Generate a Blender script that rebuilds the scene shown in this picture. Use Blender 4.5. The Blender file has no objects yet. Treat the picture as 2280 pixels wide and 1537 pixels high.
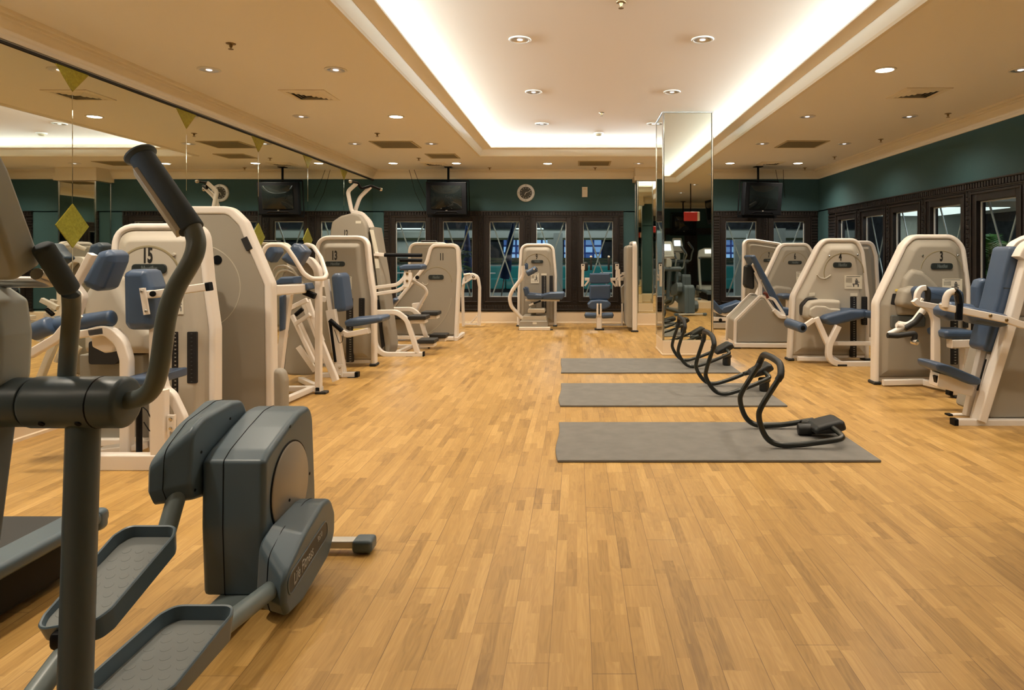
# Hotel gym: measured from the photograph with a 24 mm lens, eye height 1.25 m, looking along +Y.
import bpy, bmesh, math, random
from mathutils import Vector, Matrix
random.seed(7)
V = Vector
CX, CY, FP, HC = 1283.0, 570.0, 1520.0, 1.25      # principal point, focal length in pixels, eye height
CAM = V((0, 0, HC))
scene = bpy.context.scene
COL = scene.collection
PI = math.pi

def W(px, py, Y):
    """world point seen at a pixel of the 2280x1537 photo, at depth Y"""
    return V(((px-CX)*Y/FP, Y, HC+(CY-py)*Y/FP))
def GX(px, Y): return (px-CX)*Y/FP
def GZ(py, Y): return HC+(CY-py)*Y/FP

# ------------------------------------------------------------------ materials
MATS = {}
def mat(name, col, rough=.5, metal=0., spec=.5, coat=0., emit=None, es=0.):
    m = bpy.data.materials.new(name); m.use_nodes = True
    b = m.node_tree.nodes['Principled BSDF']
    b.inputs['Base Color'].default_value = (*col, 1)
    b.inputs['Roughness'].default_value = rough
    b.inputs['Metallic'].default_value = metal
    b.inputs['Specular IOR Level'].default_value = spec
    b.inputs['Coat Weight'].default_value = coat
    if emit:
        b.inputs['Emission Color'].default_value = (*emit, 1); b.inputs['Emission Strength'].default_value = es
    MATS[name] = m
    return m
def noise_bump(m, scale, strength, dist=.002, colvar=0., detail=3):
    nt = m.node_tree; b = nt.nodes['Principled BSDF']
    tc = nt.nodes.new('ShaderNodeTexCoord'); n = nt.nodes.new('ShaderNodeTexNoise')
    n.inputs['Scale'].default_value = scale; n.inputs['Detail'].default_value = detail
    nt.links.new(tc.outputs['Object'], n.inputs['Vector'])
    if strength:
        bp = nt.nodes.new('ShaderNodeBump'); bp.inputs['Strength'].default_value = strength; bp.inputs['Distance'].default_value = dist
        nt.links.new(n.outputs['Fac'], bp.inputs['Height']); nt.links.new(bp.outputs['Normal'], b.inputs['Normal'])
    if colvar:
        c = b.inputs['Base Color'].default_value[:3]
        r = nt.nodes.new('ShaderNodeValToRGB')
        r.color_ramp.elements[0].position = .3; r.color_ramp.elements[1].position = .7
        r.color_ramp.elements[0].color = (*[x*(1-colvar) for x in c], 1)
        r.color_ramp.elements[1].color = (*[min(1, x*(1+colvar)) for x in c], 1)
        nt.links.new(n.outputs['Fac'], r.inputs['Fac']); nt.links.new(r.outputs['Color'], b.inputs['Base Color'])
    return m

# ------------------------------------------------------------------ mesh building
class Frame:
    """a plane in space: origin O, axes A (across) and B (up); N = A x B points out of it"""
    def __init__(s, O, A=(1,0,0), B=(0,0,1)):
        s.O = V(O); s.A = V(A).normalized(); s.B = V(B).normalized(); s.N = s.A.cross(s.B).normalized()
    def at(s, a, b, n=0): return s.O+s.A*a+s.B*b+s.N*n
    def px(s, px, py, n=0):
        d = V(((px-CX)/FP, 1, (CY-py)/FP)); o = s.O+s.N*n
        t = s.N.dot(o-CAM)/s.N.dot(d); p = CAM+d*t-s.O
        return (p.dot(s.A), p.dot(s.B))
def front(Y): return Frame((0, Y, 0))
def side(X): return Frame((X, 0, 0), (0,1,0), (0,0,1))       # faces +X

class Poly(list): pass      # a rounded outline that remembers its corners (raw), radii (rads) and steps (n)

def fillet(pts, r, n=5, closed=False):
    """round the corners of a polyline (2-D or 3-D); r may be a list"""
    P = [V(p) for p in pts]; L = len(P); out = []
    for i in range(L):
        ri = r[i] if isinstance(r, (list, tuple)) else r
        if (not closed and i in (0, L-1)) or ri <= 0: out.append(P[i]); continue
        a, b, c = P[i-1], P[i], P[(i+1) % L]
        u = a-b; w = c-b; lu, lw = u.length, w.length
        if lu < 1e-9 or lw < 1e-9: out.append(b); continue
        u /= lu; w /= lw
        ang = math.acos(max(-1, min(1, u.dot(w))))
        if ang > PI-.02: out.append(b); continue
        d = min(ri/math.tan(ang/2), lu*.49, lw*.49)
        p0, p1 = b+u*d, b+w*d
        for k in range(n+1):
            t = k/n
            out.append(p0*((1-t)**2)+b*(2*t*(1-t))+p1*(t*t))
    if closed:
        o = Poly(out); o.raw = P; o.rads = list(r) if isinstance(r, (list, tuple)) else [r]*L; o.n = n
        return o
    return out

def offset_poly(pts, d):
    """move a closed 2-D outline inwards by d; rounded outlines keep their corners and get new radii"""
    if isinstance(pts, Poly):
        q = [V(p) for p in _miter(pts.raw, d)]; L = len(q); raw = pts.raw
        ar = sum(raw[i].x*raw[(i+1) % L].y-raw[(i+1) % L].x*raw[i].y for i in range(L)); sg = 1 if ar > 0 else -1
        rr = []
        for k in range(L):
            r = pts.rads[k]
            if r > 0:
                e1, e2 = raw[k]-raw[k-1], raw[(k+1) % L]-raw[k]
                r = max(r-d, .003) if (e1.x*e2.y-e1.y*e2.x)*sg > 0 else r+d
            rr.append(r)
        return fillet(q, rr, pts.n, True)
    return _miter(pts, d)
def _miter(pts, d):
    L = len(pts); area = sum(pts[i][0]*pts[(i+1) % L][1]-pts[(i+1) % L][0]*pts[i][1] for i in range(L))
    sg = 1 if area > 0 else -1; out = []
    for i in range(L):
        a, b, c = V(pts[i-1][:2]), V(pts[i][:2]), V(pts[(i+1) % L][:2])
        e1, e2 = (b-a), (c-b)
        if e1.length < 1e-9: e1 = e2.copy()
        if e2.length < 1e-9: e2 = e1.copy()
        e1.normalize(); e2.normalize()
        n1, n2 = V((-e1.y, e1.x))*sg, V((-e2.y, e2.x))*sg
        n = n1+n2
        if n.length < 1e-6: n = n1.copy()
        n.normalize(); out.append(b+n*d/max(.4, n.dot(n1)))
    return out
def spline(pts, n=5):
    """smooth curve through the points (Catmull-Rom)"""
    P = [V(p) for p in pts]; P = [P[0]*2-P[1]]+P+[P[-1]*2-P[-2]]; out = []
    for a, b, c, d in zip(P, P[1:], P[2:], P[3:]):
        for k in range(n):
            t = k/n; out.append((b*2+(c-a)*t+(a*2-b*5+c*4-d)*t*t+(b*3-a-c*3+d)*t**3)/2)
    return out+[P[-2]]
def dedupe(pts, eps=2e-5):
    if isinstance(pts, Poly): return pts
    out = []
    for p in pts:
        p = V((p[0], p[1]))
        if not out or (p-out[-1]).length > eps: out.append(p)
    while len(out) > 3 and (out[0]-out[-1]).length <= eps: out.pop()
    return out
def circ(r, n=12): return [(r*math.cos(2*PI*i/n), r*math.sin(2*PI*i/n)) for i in range(n)]
def rrect(w, h, r=None, n=3):
    r = min(w, h)*.16 if r is None else min(r, w*.499, h*.499)
    out = []
    for cx, cy, a0 in ((w/2-r, h/2-r, 0), (-w/2+r, h/2-r, 90), (-w/2+r, -h/2+r, 180), (w/2-r, -h/2+r, 270)):
        for k in range(n+1):
            a = math.radians(a0+90*k/n); out.append((cx+r*math.cos(a), cy+r*math.sin(a)))
    return out

class MB:
    def __init__(s): s.bm = bmesh.new(); s.wn = False
    def face(s, vs):
        try: return s.bm.faces.new(vs)
        except ValueError: return None
    def rings(s, rs, cap0=True, cap1=True, closed_ring=True):
        vr = [[s.bm.verts.new(p) for p in r] for r in rs]
        for a, b in zip(vr, vr[1:]):
            L = len(a)
            for i in range(L if closed_ring else L-1):
                s.face([a[i], a[(i+1) % L], b[(i+1) % L], b[i]])
        if cap0: s.face(list(reversed(vr[0])))
        if cap1: s.face(vr[-1])
        return s
    def sweep(s, path, sec, nrm=(0,-1,0), closed=False):
        P = [V(p) for p in path]
        Q = [P[0]]
        for p in P[1:]:
            if (p-Q[-1]).length > 1e-6: Q.append(p)
        P = Q; L = len(P); rs = []; nv = V(nrm).normalized(); prev = None
        for i in range(L):
            if closed: t = P[(i+1) % L]-P[i-1]
            elif i == 0: t = P[1]-P[0]
            elif i == L-1: t = P[-1]-P[-2]
            else: t = (P[i+1]-P[i]).normalized()+(P[i]-P[i-1]).normalized()
            t.normalize()
            sd = nv-t*nv.dot(t)
            if sd.length < .15:
                sd = (prev-t*prev.dot(t)) if prev is not None else t.orthogonal()
            sd.normalize(); prev = sd
            nn = sd.cross(t)
            rs.append([P[i]+sd*a+nn*b for a, b in sec])
        if closed: s.rings(rs+[rs[0]], False, False)
        else: s.rings(rs)
        return s
    def tube(s, path, r, fil=0, n=12, nrm=(0,-1,0), closed=False, fn=5):
        p = fillet(path, fil, fn, closed) if fil else path
        return s.sweep(p, circ(r, n), nrm, closed)
    def bar(s, path, w, d, fil=0, nrm=(0,-1,0), r=None, fn=5):
        """rectangular tube: w in the plane of the path, d along nrm"""
        s.wn = True
        p = fillet(path, fil, fn) if fil else path
        return s.sweep(p, rrect(d, w, r), nrm)
    def bar_px(s, pts, Y, w, d, fil=0, r=None):
        return s.bar([W(x, y, Y) for x, y in pts], w, d, fil, (0,-1,0), r)
    def tube_px(s, pts, Y, r, fil=0, n=12):
        if not isinstance(Y, (list, tuple)): Y = [Y]*len(pts)
        return s.tube([W(x, y, yy) for (x, y), yy in zip(pts, Y)], r, fil, n)
    def prism(s, F, pts, n0, n1, b1=0., b0=0., seg=3):
        """2-D outline in frame F from n0 (back) to n1 (front), edges rounded by b1 / b0"""
        pts = dedupe(pts)
        rs = []; s.wn = True
        if b0:
            for k in range(seg):
                th = PI/2*k/seg
                o = offset_poly(pts, b0*(1-math.sin(th)))
                rs.append([F.at(p[0], p[1], n0+b0*(1-math.cos(th))) for p in o])
            rs.append([F.at(p[0], p[1], n0+b0) for p in pts])
        else: rs.append([F.at(p[0], p[1], n0) for p in pts])
        rs.append([F.at(p[0], p[1], n1-b1) for p in pts])
        if b1:
            for k in range(1, seg+1):
                th = PI/2*k/seg
                o = offset_poly(pts, b1*(1-math.cos(th)))
                rs.append([F.at(p[0], p[1], n1-b1+b1*math.sin(th)) for p in o])
        return s.rings(rs)
    def dish(s, F, pts, n0, n1, inset, drop, lip=.008):
        """panel with a sunken face: outline at n1, sloping in by inset to n1-drop"""
        pts = dedupe(pts); s.wn = True
        rs = [[F.at(p[0], p[1], n0) for p in pts], [F.at(p[0], p[1], n1-lip) for p in pts]]
        rs.append([F.at(p[0], p[1], n1) for p in offset_poly(pts, lip)])
        for k in range(1, 5):
            t = k/4; e = t*t*(3-2*t)
            rs.append([F.at(p[0], p[1], n1-drop*e) for p in offset_poly(pts, lip+(inset-lip)*t)])
        return s.rings(rs)
    def box(s, c, size, rot=None, bev=0., seg=2):
        M = (rot.to_4x4() if rot is not None else Matrix.Identity(4)); M = Matrix.Translation(V(c)) @ M
        b = bmesh.new(); bmesh.ops.create_cube(b, size=1)
        for v in b.verts: v.co = V((v.co.x*size[0], v.co.y*size[1], v.co.z*size[2]))
        if bev: s.wn = True; bmesh.ops.bevel(b, geom=b.edges[:], offset=bev, segments=seg, profile=.5, affect='EDGES')
        mp = {v: s.bm.verts.new(M @ v.co) for v in b.verts}
        for f in b.faces: s.face([mp[v] for v in f.verts])
        b.free(); return s
    def lathe(s, p0, axis, prof, n=20):
        """prof: list of (distance along axis, radius)"""
        ax = V(axis).normalized(); u = ax.orthogonal().normalized(); w = ax.cross(u); p0 = V(p0)
        rs = [[p0+ax*d+(u*math.cos(2*PI*i/n)+w*math.sin(2*PI*i/n))*max(r, 1e-4) for i in range(n)] for d, r in prof]
        return s.rings(rs)
    def cyl(s, p0, p1, r, bev=0., n=18):
        p0, p1 = V(p0), V(p1); L = (p1-p0).length
        if bev:
            pr = []
            for k in range(4):
                a = PI/2*k/3; pr.append((bev*(1-math.cos(a)), r-bev+bev*math.sin(a)))
            pr += [(L-d, q) for d, q in reversed(pr)]
        else: pr = [(0, r), (L, r)]
        return s.lathe(p0, p1-p0, pr, n)
    def ball(s, c, r, sc=(1,1,1), n=16):
        b = bmesh.new(); bmesh.ops.create_uvsphere(b, u_segments=n, v_segments=n//2+2, radius=r)
        mp = {v: s.bm.verts.new(V(c)+V((v.co.x*sc[0], v.co.y*sc[1], v.co.z*sc[2]))) for v in b.verts}
        for f in b.faces: s.face([mp[v] for v in f.verts])
        b.free(); return s
    def mesh(s, name, origin=(0,0,0), smooth=True, angle=38):
        bm = s.bm; o = V(origin)
        for v in bm.verts: v.co -= o
        bmesh.ops.recalc_face_normals(bm, faces=bm.faces[:])
        if s.wn: bmesh.ops.remove_doubles(bm, verts=bm.verts[:], dist=1e-6)
        nrm = None
        if smooth and s.wn:      # normals weighted by face area keep big flat faces flat next to rounded edges
            ca = math.cos(math.radians(angle)); nrm = []
            ar = {f: f.calc_area() for f in bm.faces}
            for f in bm.faces:
                for v in f.verts:
                    n = V((0,0,0))
                    for g in v.link_faces:
                        if g.normal.dot(f.normal) > ca: n += g.normal*ar[g]
                    nrm.append(n.normalized() if n.length > 1e-12 else f.normal.copy())
        me = bpy.data.meshes.new(name); bm.to_mesh(me); bm.free()
        if smooth:
            me.polygons.foreach_set('use_smooth', [True]*len(me.polygons))
            if nrm is None: me.set_sharp_from_angle(angle=math.radians(angle))
            else: me.normals_split_custom_set(nrm)
        return me

def tag(o, label=None, cat=None, group=None, kind=None):
    if label: o['label'] = label
    if cat: o['category'] = cat
    if group: o['group'] = group
    if kind: o['kind'] = kind
    return o

class Thing:
    def __init__(s, name, label=None, cat=None, base=(0,0,0), group=None, kind=None):
        s.o = bpy.data.objects.new(name, None); COL.objects.link(s.o)
        s.base = V(base); s.o.location = s.base; s.o.empty_display_size = .1
        tag(s.o, label, cat, group, kind)
    def part(s, name, mb, m, parent=None, label=None, smooth=True):
        me = mb.mesh(name, s.base, smooth) if isinstance(mb, MB) else mb
        if not isinstance(m, (list, tuple)): m = [m]
        for x in m: me.materials.append(x)
        ob = bpy.data.objects.new(name, me); COL.objects.link(ob)
        ob.parent = parent or s.o
        if label: ob['label'] = label
        return ob
    def text(s, name, txt, F, a, b, n, h, m, squeeze=.6, parent=None, bold=.0, slant=0., depth=.0008, rot=0., align='CENTER'):
        cu = bpy.data.curves.new(name, 'FONT'); cu.body = txt; cu.align_x = align; cu.align_y = 'CENTER'
        cu.size = h*1.38; cu.extrude = depth; cu.offset = bold; cu.shear = slant; cu.resolution_u = 3
        ob = bpy.data.objects.new(name, cu); COL.objects.link(ob)
        bpy.context.view_layer.update()
        dg = bpy.context.evaluated_depsgraph_get()
        me = bpy.data.meshes.new_from_object(ob.evaluated_get(dg))
        bpy.data.objects.remove(ob); bpy.data.curves.remove(cu)
        c, sn = math.cos(rot), math.sin(rot)
        for v in me.vertices:
            x, y = v.co.x*squeeze, v.co.y
            v.co = F.at(a+x*c-y*sn, b+x*sn+y*c, n+v.co.z)-s.base
        me.materials.clear(); me.name = name; me.materials.append(m)
        o2 = bpy.data.objects.new(name, me); COL.objects.link(o2); o2.parent = parent or s.o
        return o2

def single(name, mb, m, label=None, cat=None, group=None, kind=None, base=(0,0,0), smooth=True):
    """a thing that is one mesh"""
    me = mb.mesh(name, base, smooth)
    for x in (m if isinstance(m, (list, tuple)) else [m]): me.materials.append(x)
    o = bpy.data.objects.new(name, me); COL.objects.link(o); o.location = V(base)
    return tag(o, label, cat, group, kind)
def structure(name, mb, m, smooth=False): return single(name, mb, m, kind='structure', smooth=smooth)

def copy_tree(o, parent=None, link=True):
    c = o.copy(); COL.objects.link(c)
    if parent is not None: c.parent = parent
    for ch in list(o.children): copy_tree(ch, c)
    return c
LK, CK, TK, EXPO = 1.8, 1.1, 2.0, 0.0
# ------------------------------------------------------------------ materials of the room
XL, XR, YB, YF = -3.775, 4.5, 12.67, -3.4        # mirror wall, window wall, far wall, wall behind the camera
ZC, ZR = 2.84, 3.06                              # lower and raised ceiling
mat('cream', (.78,.66,.48), .75); noise_bump(MATS['cream'], 40, .05)
mat('ceil_paint', (.86,.80,.69), .85); noise_bump(MATS['ceil_paint'], 60, .06)
mat('raised_paint', (.82,.71,.585), .85)
mat('trim_paint', (.82,.73,.56), .55)
mat('base_paint', (.80,.66,.48), .5)
mat('teal', (.029,.082,.092), .75); noise_bump(MATS['teal'], 120, .25, .003, .12)
mat('darkwood', (.013,.009,.008), .38); noise_bump(MATS['darkwood'], 25, .15, .002, .35)
mat('chrome', (.75,.76,.76), .12, 1.)
mat('brushed', (.50,.48,.45), .35, 1.)
mat('mirror', (.80,.82,.74), .015, 1.)
mat('mirror_edge', (.10,.13,.11), .25)
mat('gold', (.42,.39,.055), .22, .55); noise_bump(MATS['gold'], 60, 0, 0, .18)
mat('white_plastic', (.78,.74,.66), .45)
mat('black', (.004,.0045,.006), .5, 0, .15)
mat('black_gloss', (.006,.006,.008), .12)
mat('screen', (.006,.008,.008), .04, 0, .4)
mat('vent_grey', (.50,.41,.24), .7)
mat('vent_dark', (.02,.018,.015), .8)
mat('brass', (.30,.20,.09), .35, .9)
mat('red_sign', (.35,.02,.02), .4, emit=(1,.05,.03), es=.10)
mat('lamp_on', (1,.9,.75), .5, emit=(1,.90,.74), es=22)
mat('pale_glow', (.85,.85,.82), .3, emit=(.92,.95,1), es=1.1)  # glow put into the bulbs of unlit downlights; treadmill displays share it
mat('lamp_chrome', (.80,.80,.84), .30, .85)

mat('bar_metal', (.50,.54,.55), .28, .35); mat('pane_metal', (.62,.66,.68), .3, .2)
def glass_mat():
    m = bpy.data.materials.new('glass'); m.use_nodes = True; nt = m.node_tree; nt.nodes.clear()
    o = nt.nodes.new('ShaderNodeOutputMaterial'); mx = nt.nodes.new('ShaderNodeMixShader')
    tr = nt.nodes.new('ShaderNodeBsdfTransparent'); gl = nt.nodes.new('ShaderNodeBsdfGlossy'); fr = nt.nodes.new('ShaderNodeFresnel')
    tr.inputs['Color'].default_value = (.86,.90,.90,1); gl.inputs['Roughness'].default_value = .02; fr.inputs['IOR'].default_value = 1.5
    ge = nt.nodes.new('ShaderNodeNewGeometry'); iv = nt.nodes.new('ShaderNodeMath'); iv.operation = 'SUBTRACT'; iv.inputs[0].default_value = 1.; nt.links.new(ge.outputs['Backfacing'], iv.inputs[1])
    ml = nt.nodes.new('ShaderNodeMath'); ml.operation = 'MULTIPLY'; nt.links.new(fr.outputs[0], ml.inputs[0]); nt.links.new(iv.outputs[0], ml.inputs[1]); nt.links.new(ml.outputs[0], mx.inputs[0]); nt.links.new(tr.outputs[0], mx.inputs[1]); nt.links.new(gl.outputs[0], mx.inputs[2]); nt.links.new(mx.outputs[0], o.inputs[0])
    MATS['glass'] = m
glass_mat()

def floor_mat():
    m = bpy.data.materials.new('oak_floor'); m.use_nodes = True; nt = m.node_tree; b = nt.nodes['Principled BSDF']; L = nt.links.new
    def N(t, **k):
        n = nt.nodes.new(t)
        for a, v in k.items(): setattr(n, a, v)
        return n
    def M(op, a, bb=None, c=None):
        n = N('ShaderNodeMath', operation=op)
        for i, v in enumerate((a, bb, c)):
            if v is None: continue
            if isinstance(v, (int, float)): n.inputs[i].default_value = v
            else: L(v, n.inputs[i])
        return n.outputs[0]
    def WN(x, y, off=0.):
        c = N('ShaderNodeCombineXYZ'); L(x, c.inputs[0])
        if isinstance(y, (int, float)): c.inputs[1].default_value = y
        else: L(y, c.inputs[1])
        c.inputs[2].default_value = off
        w = N('ShaderNodeTexWhiteNoise', noise_dimensions='3D'); L(c.outputs[0], w.inputs['Vector']); return w.outputs['Value']
    g = N('ShaderNodeNewGeometry'); sp = N('ShaderNodeSeparateXYZ'); L(g.outputs['Position'], sp.inputs[0])
    PW = .131
    x = M('ADD', sp.outputs[0], 10*PW-.0476); y = M('ADD', sp.outputs[1], 20.)
    xp = M('DIVIDE', x, PW); ip = M('FLOOR', xp); fp_ = M('FRACT', xp)
    xs = M('MULTIPLY', xp, 3.); is_ = M('FLOOR', xs); fs = M('FRACT', xs)
    # staves of varied length inside each board
    o1 = WN(is_, 0., 1.3)
    ys = M('ADD', M('DIVIDE', y, .30), M('MULTIPLY', o1, 7.)); iy = M('FLOOR', ys)
    t1 = WN(is_, iy, 4.1)
    ys2 = M('ADD', M('DIVIDE', y, .46), M('MULTIPLY', o1, 3.)); t2 = WN(is_, M('FLOOR', ys2), 9.7)
    # boards and their end joints
    oy = WN(ip, 0., 2.2); yb = M('ADD', M('DIVIDE', y, 1.35), M('MULTIPLY', oy, 5.)); ib = M('FLOOR', yb); fb = M('FRACT', yb)
    t3 = WN(ip, ib, 6.6)
    tone = M('ADD', M('ADD', M('MULTIPLY', t1, .48), M('MULTIPLY', t2, .28)), M('ADD', M('MULTIPLY', t3, .14), .05))
    # grain
    cv = N('ShaderNodeCombineXYZ'); L(M('MULTIPLY', x, 95.), cv.inputs[0]); L(M('ADD', M('MULTIPLY', y, 4.), M('MULTIPLY', t1, 40.)), cv.inputs[1]); L(M('MULTIPLY', t2, 20.), cv.inputs[2])
    gn = N('ShaderNodeTexNoise'); gn.inputs['Scale'].default_value = 1.; gn.inputs['Detail'].default_value = 4; gn.inputs['Distortion'].default_value = .6; L(cv.outputs[0], gn.inputs['Vector'])
    cv2 = N('ShaderNodeCombineXYZ'); L(M('MULTIPLY', x, 14.), cv2.inputs[0]); L(M('ADD', M('MULTIPLY', y, 1.6), M('MULTIPLY', t1, 31.)), cv2.inputs[1]); L(M('MULTIPLY', t1, 9.), cv2.inputs[2])
    wv = N('ShaderNodeTexNoise'); wv.inputs['Scale'].default_value = 1.2; wv.inputs['Detail'].default_value = 1; L(cv2.outputs[0], wv.inputs['Vector'])
    rg = M('SINE', M('MULTIPLY', wv.outputs['Fac'], 85.))
    fac = M('ADD', M('ADD', tone, M('MULTIPLY', M('SUBTRACT', gn.outputs['Fac'], .5), .70)), M('MULTIPLY', rg, .06))
    # broad wear
    wn = N('ShaderNodeTexNoise'); wn.inputs['Scale'].default_value = .8; L(g.outputs['Position'], wn.inputs['Vector'])
    r = N('ShaderNodeValToRGB'); e = r.color_ramp.elements
    e[0].position = .02; e[0].color = (.275,.150,.038,1); e[1].position = .98; e[1].color = (.60,.372,.125,1)
    k = r.color_ramp.elements.new(.35); k.color = (.415,.238,.066,1)
    k = r.color_ramp.elements.new(.62); k.color = (.485,.284,.084,1)
    L(fac, r.inputs['Fac'])
    # joints
    def near_edge(f, w): return M('LESS_THAN', M('MINIMUM', f, M('SUBTRACT', 1., f)), w)
    jl = M('MAXIMUM', near_edge(fp_, .010), near_edge(fb, .0011))
    jf = M('MULTIPLY', jl, M('ADD', M('MULTIPLY', WN(ip, M('FLOOR', M('MULTIPLY', yb, 3.)), 3.), .5), .25))
    mx = N('ShaderNodeMix', data_type='RGBA'); L(jf, mx.inputs['Factor']); L(r.outputs['Color'], mx.inputs['A']); mx.inputs['B'].default_value = (.08,.03,.008,1)
    L(mx.outputs['Result'], b.inputs['Base Color'])
    rr = M('ADD', .30, M('MULTIPLY', wn.outputs['Fac'], .16)); L(rr, b.inputs['Roughness'])
    b.inputs['Specular IOR Level'].default_value = .45
    bp = N('ShaderNodeBump'); bp.inputs['Strength'].default_value = .12; bp.inputs['Distance'].default_value = .002
    L(M('SUBTRACT', M('MULTIPLY', gn.outputs['Fac'], .4), jf), bp.inputs['Height']); L(bp.outputs['Normal'], b.inputs['Normal'])
    MATS['oak'] = m
floor_mat()

# ------------------------------------------------------------------ shell
def boxes(*bs):
    mb = MB()
    for x0, x1, y0, y1, z0, z1 in bs: mb.box(((x0+x1)/2, (y0+y1)/2, (z0+z1)/2), (x1-x0, y1-y0, z1-z0))
    return mb
structure('floor', boxes((XL-.2, XR+.2, YF-.2, YB+.2, -.12, 0)), MATS['oak'])
structure('wall_left', boxes((XL-.2, XL, YF-.2, YB, 0, 3.2)), MATS['cream'])
structure('wall_rear', boxes((XL, XR, YF-.2, YF, 0, 3.2)), MATS['teal'])

# far wall: openings behind the two window groups
G1 = (-3.565, .875); G2 = (2.545, 4.475); ZW0, ZW1 = .245, 2.083
structure('wall_far', boxes((XL, XR+.2, YB, YB+.12, ZW1-.02, 3.2), (XL, XR+.2, YB, YB+.12, 0, ZW0+.02), (XL, G1[0]+.02, YB, YB+.12, ZW0, ZW1),
                            (G1[1]-.02, G2[0]+.02, YB, YB+.12, ZW0, ZW1), (G2[1]-.02, XR+.2, YB, YB+.12, ZW0, ZW1)), MATS['teal'])
RW0, RW1 = 6.75, 12.12
structure('wall_right', boxes((XR, XR+.12, YF, YB, 2.07, 3.2), (XR, XR+.12, YF, YB, 0, .27), (XR, XR+.12, YF, RW0+.02, .25, 2.09), (XR, XR+.12, RW1-.02, YB, .25, 2.09)), MATS['teal'])

# coffered ceiling: lower slab round the opening, sloped fascia, shelf with a lip that hides the lamps
OX0, OX1, OY0, OY1 = -1.514, 2.161, 2.55, 10.77
structure('ceiling', boxes((XL, OX0, YF, YB, ZC, ZC+.085), (OX1, XR, YF, YB, ZC, ZC+.085), (OX0, OX1, YF, OY0, ZC, ZC+.085), (OX0, OX1, OY1, YB, ZC, ZC+.085)), MATS['ceil_paint'])
structure('ceiling_raised', boxes((OX0-.6, OX1+.6, OY0-.6, OY1+.6, ZR, ZR+.1)), MATS['raised_paint'])
def ring_profile(prof, closed_prof=True):
    """sweep an (inset, z) profile round the coffer; inset grows towards the middle of the room"""
    mb = MB(); rs = []
    for cx, cy, sx, sy in ((OX0, OY0, 1, 1), (OX1, OY0, -1, 1), (OX1, OY1, -1, -1), (OX0, OY1, 1, -1)):
        rs.append([V((cx+sx*i, cy+sy*i, z)) for i, z in prof])
    return mb.rings(rs+[rs[0]], False, False)
structure('trim_1', ring_profile([(-.05,ZC-.002),(-.035,ZC-.018),(.0,ZC-.018),(.006,ZC-.008),(.012,ZC+.0),(.040,ZC+.075),(.046,ZC+.088),(-.05,ZC+.088)]), MATS['trim_paint'])
structure('trim_2', ring_profile([(-.45,ZC+.086),(.19,ZC+.086),(.196,ZC+.092),(.19,ZC+.12),(.18,ZC+.12),(.175,ZC+.10),(-.45,ZC+.10)]), MATS['ceil_paint'])
structure('trim_3', ring_profile([(-.45,ZC+.10),(-.43,ZC+.10),(-.43,ZR+.01),(-.45,ZR+.01)]), MATS['white_plastic'])

# crown moulding and baseboards
def crown(name, p0, p1, inward):
    prof = [(0, 2.675), (.018, 2.675), (.022, 2.69), (.022, 2.705), (.032, 2.715), (.075, 2.775), (.080, 2.79), (.092, 2.795), (.095, 2.812), (.12, 2.818), (.125, ZC+.001), (0, ZC+.001)]
    iv = V(inward); mb = MB()
    mb.rings([[V((p[0], p[1], 0))+iv*i+V((0,0,z)) for i, z in prof] for p in (p0, p1)])
    structure(name, mb, MATS['trim_paint'])
crown('trim_4', (XL, YF), (XL, YB), (1,0,0)); crown('trim_5', (XR, YF), (XR, YB), (-1,0,0)); crown('trim_6', (XL, YB), (XR, YB), (0,-1,0)); crown('trim_7', (XL, YF), (XR, YF), (0,1,0))
def base(name, p0, p1, inward, h=.22):
    prof = [(0,0), (.03,0), (.03,.02), (.022,.028), (.022,h-.02), (.014,h-.004), (0,h)]
    iv = V(inward); mb = MB()
    mb.rings([[V((p[0], p[1], 0))+iv*i+V((0,0,z)) for i, z in prof] for p in (p0, p1)])
    structure(name, mb, MATS['base_paint'])
base('baseboard_far', (XL, YB), (XR, YB), (0,-1,0)); base('baseboard_right', (XR, YF), (XR, YB), (-1,0,0)); base('baseboard_left', (XL, YF), (XL, YB), (1,0,0), .13); base('baseboard_rear', (XL, YF), (XR, YF), (0,1,0))
structure('sill_far', boxes((G1[0]-.02, G1[1]+.02, YB-.03, YB+.01, .222, .25), (G2[0]-.02, G2[1], YB-.03, YB+.01, .222, .25)), MATS['vent_dark'])

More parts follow.
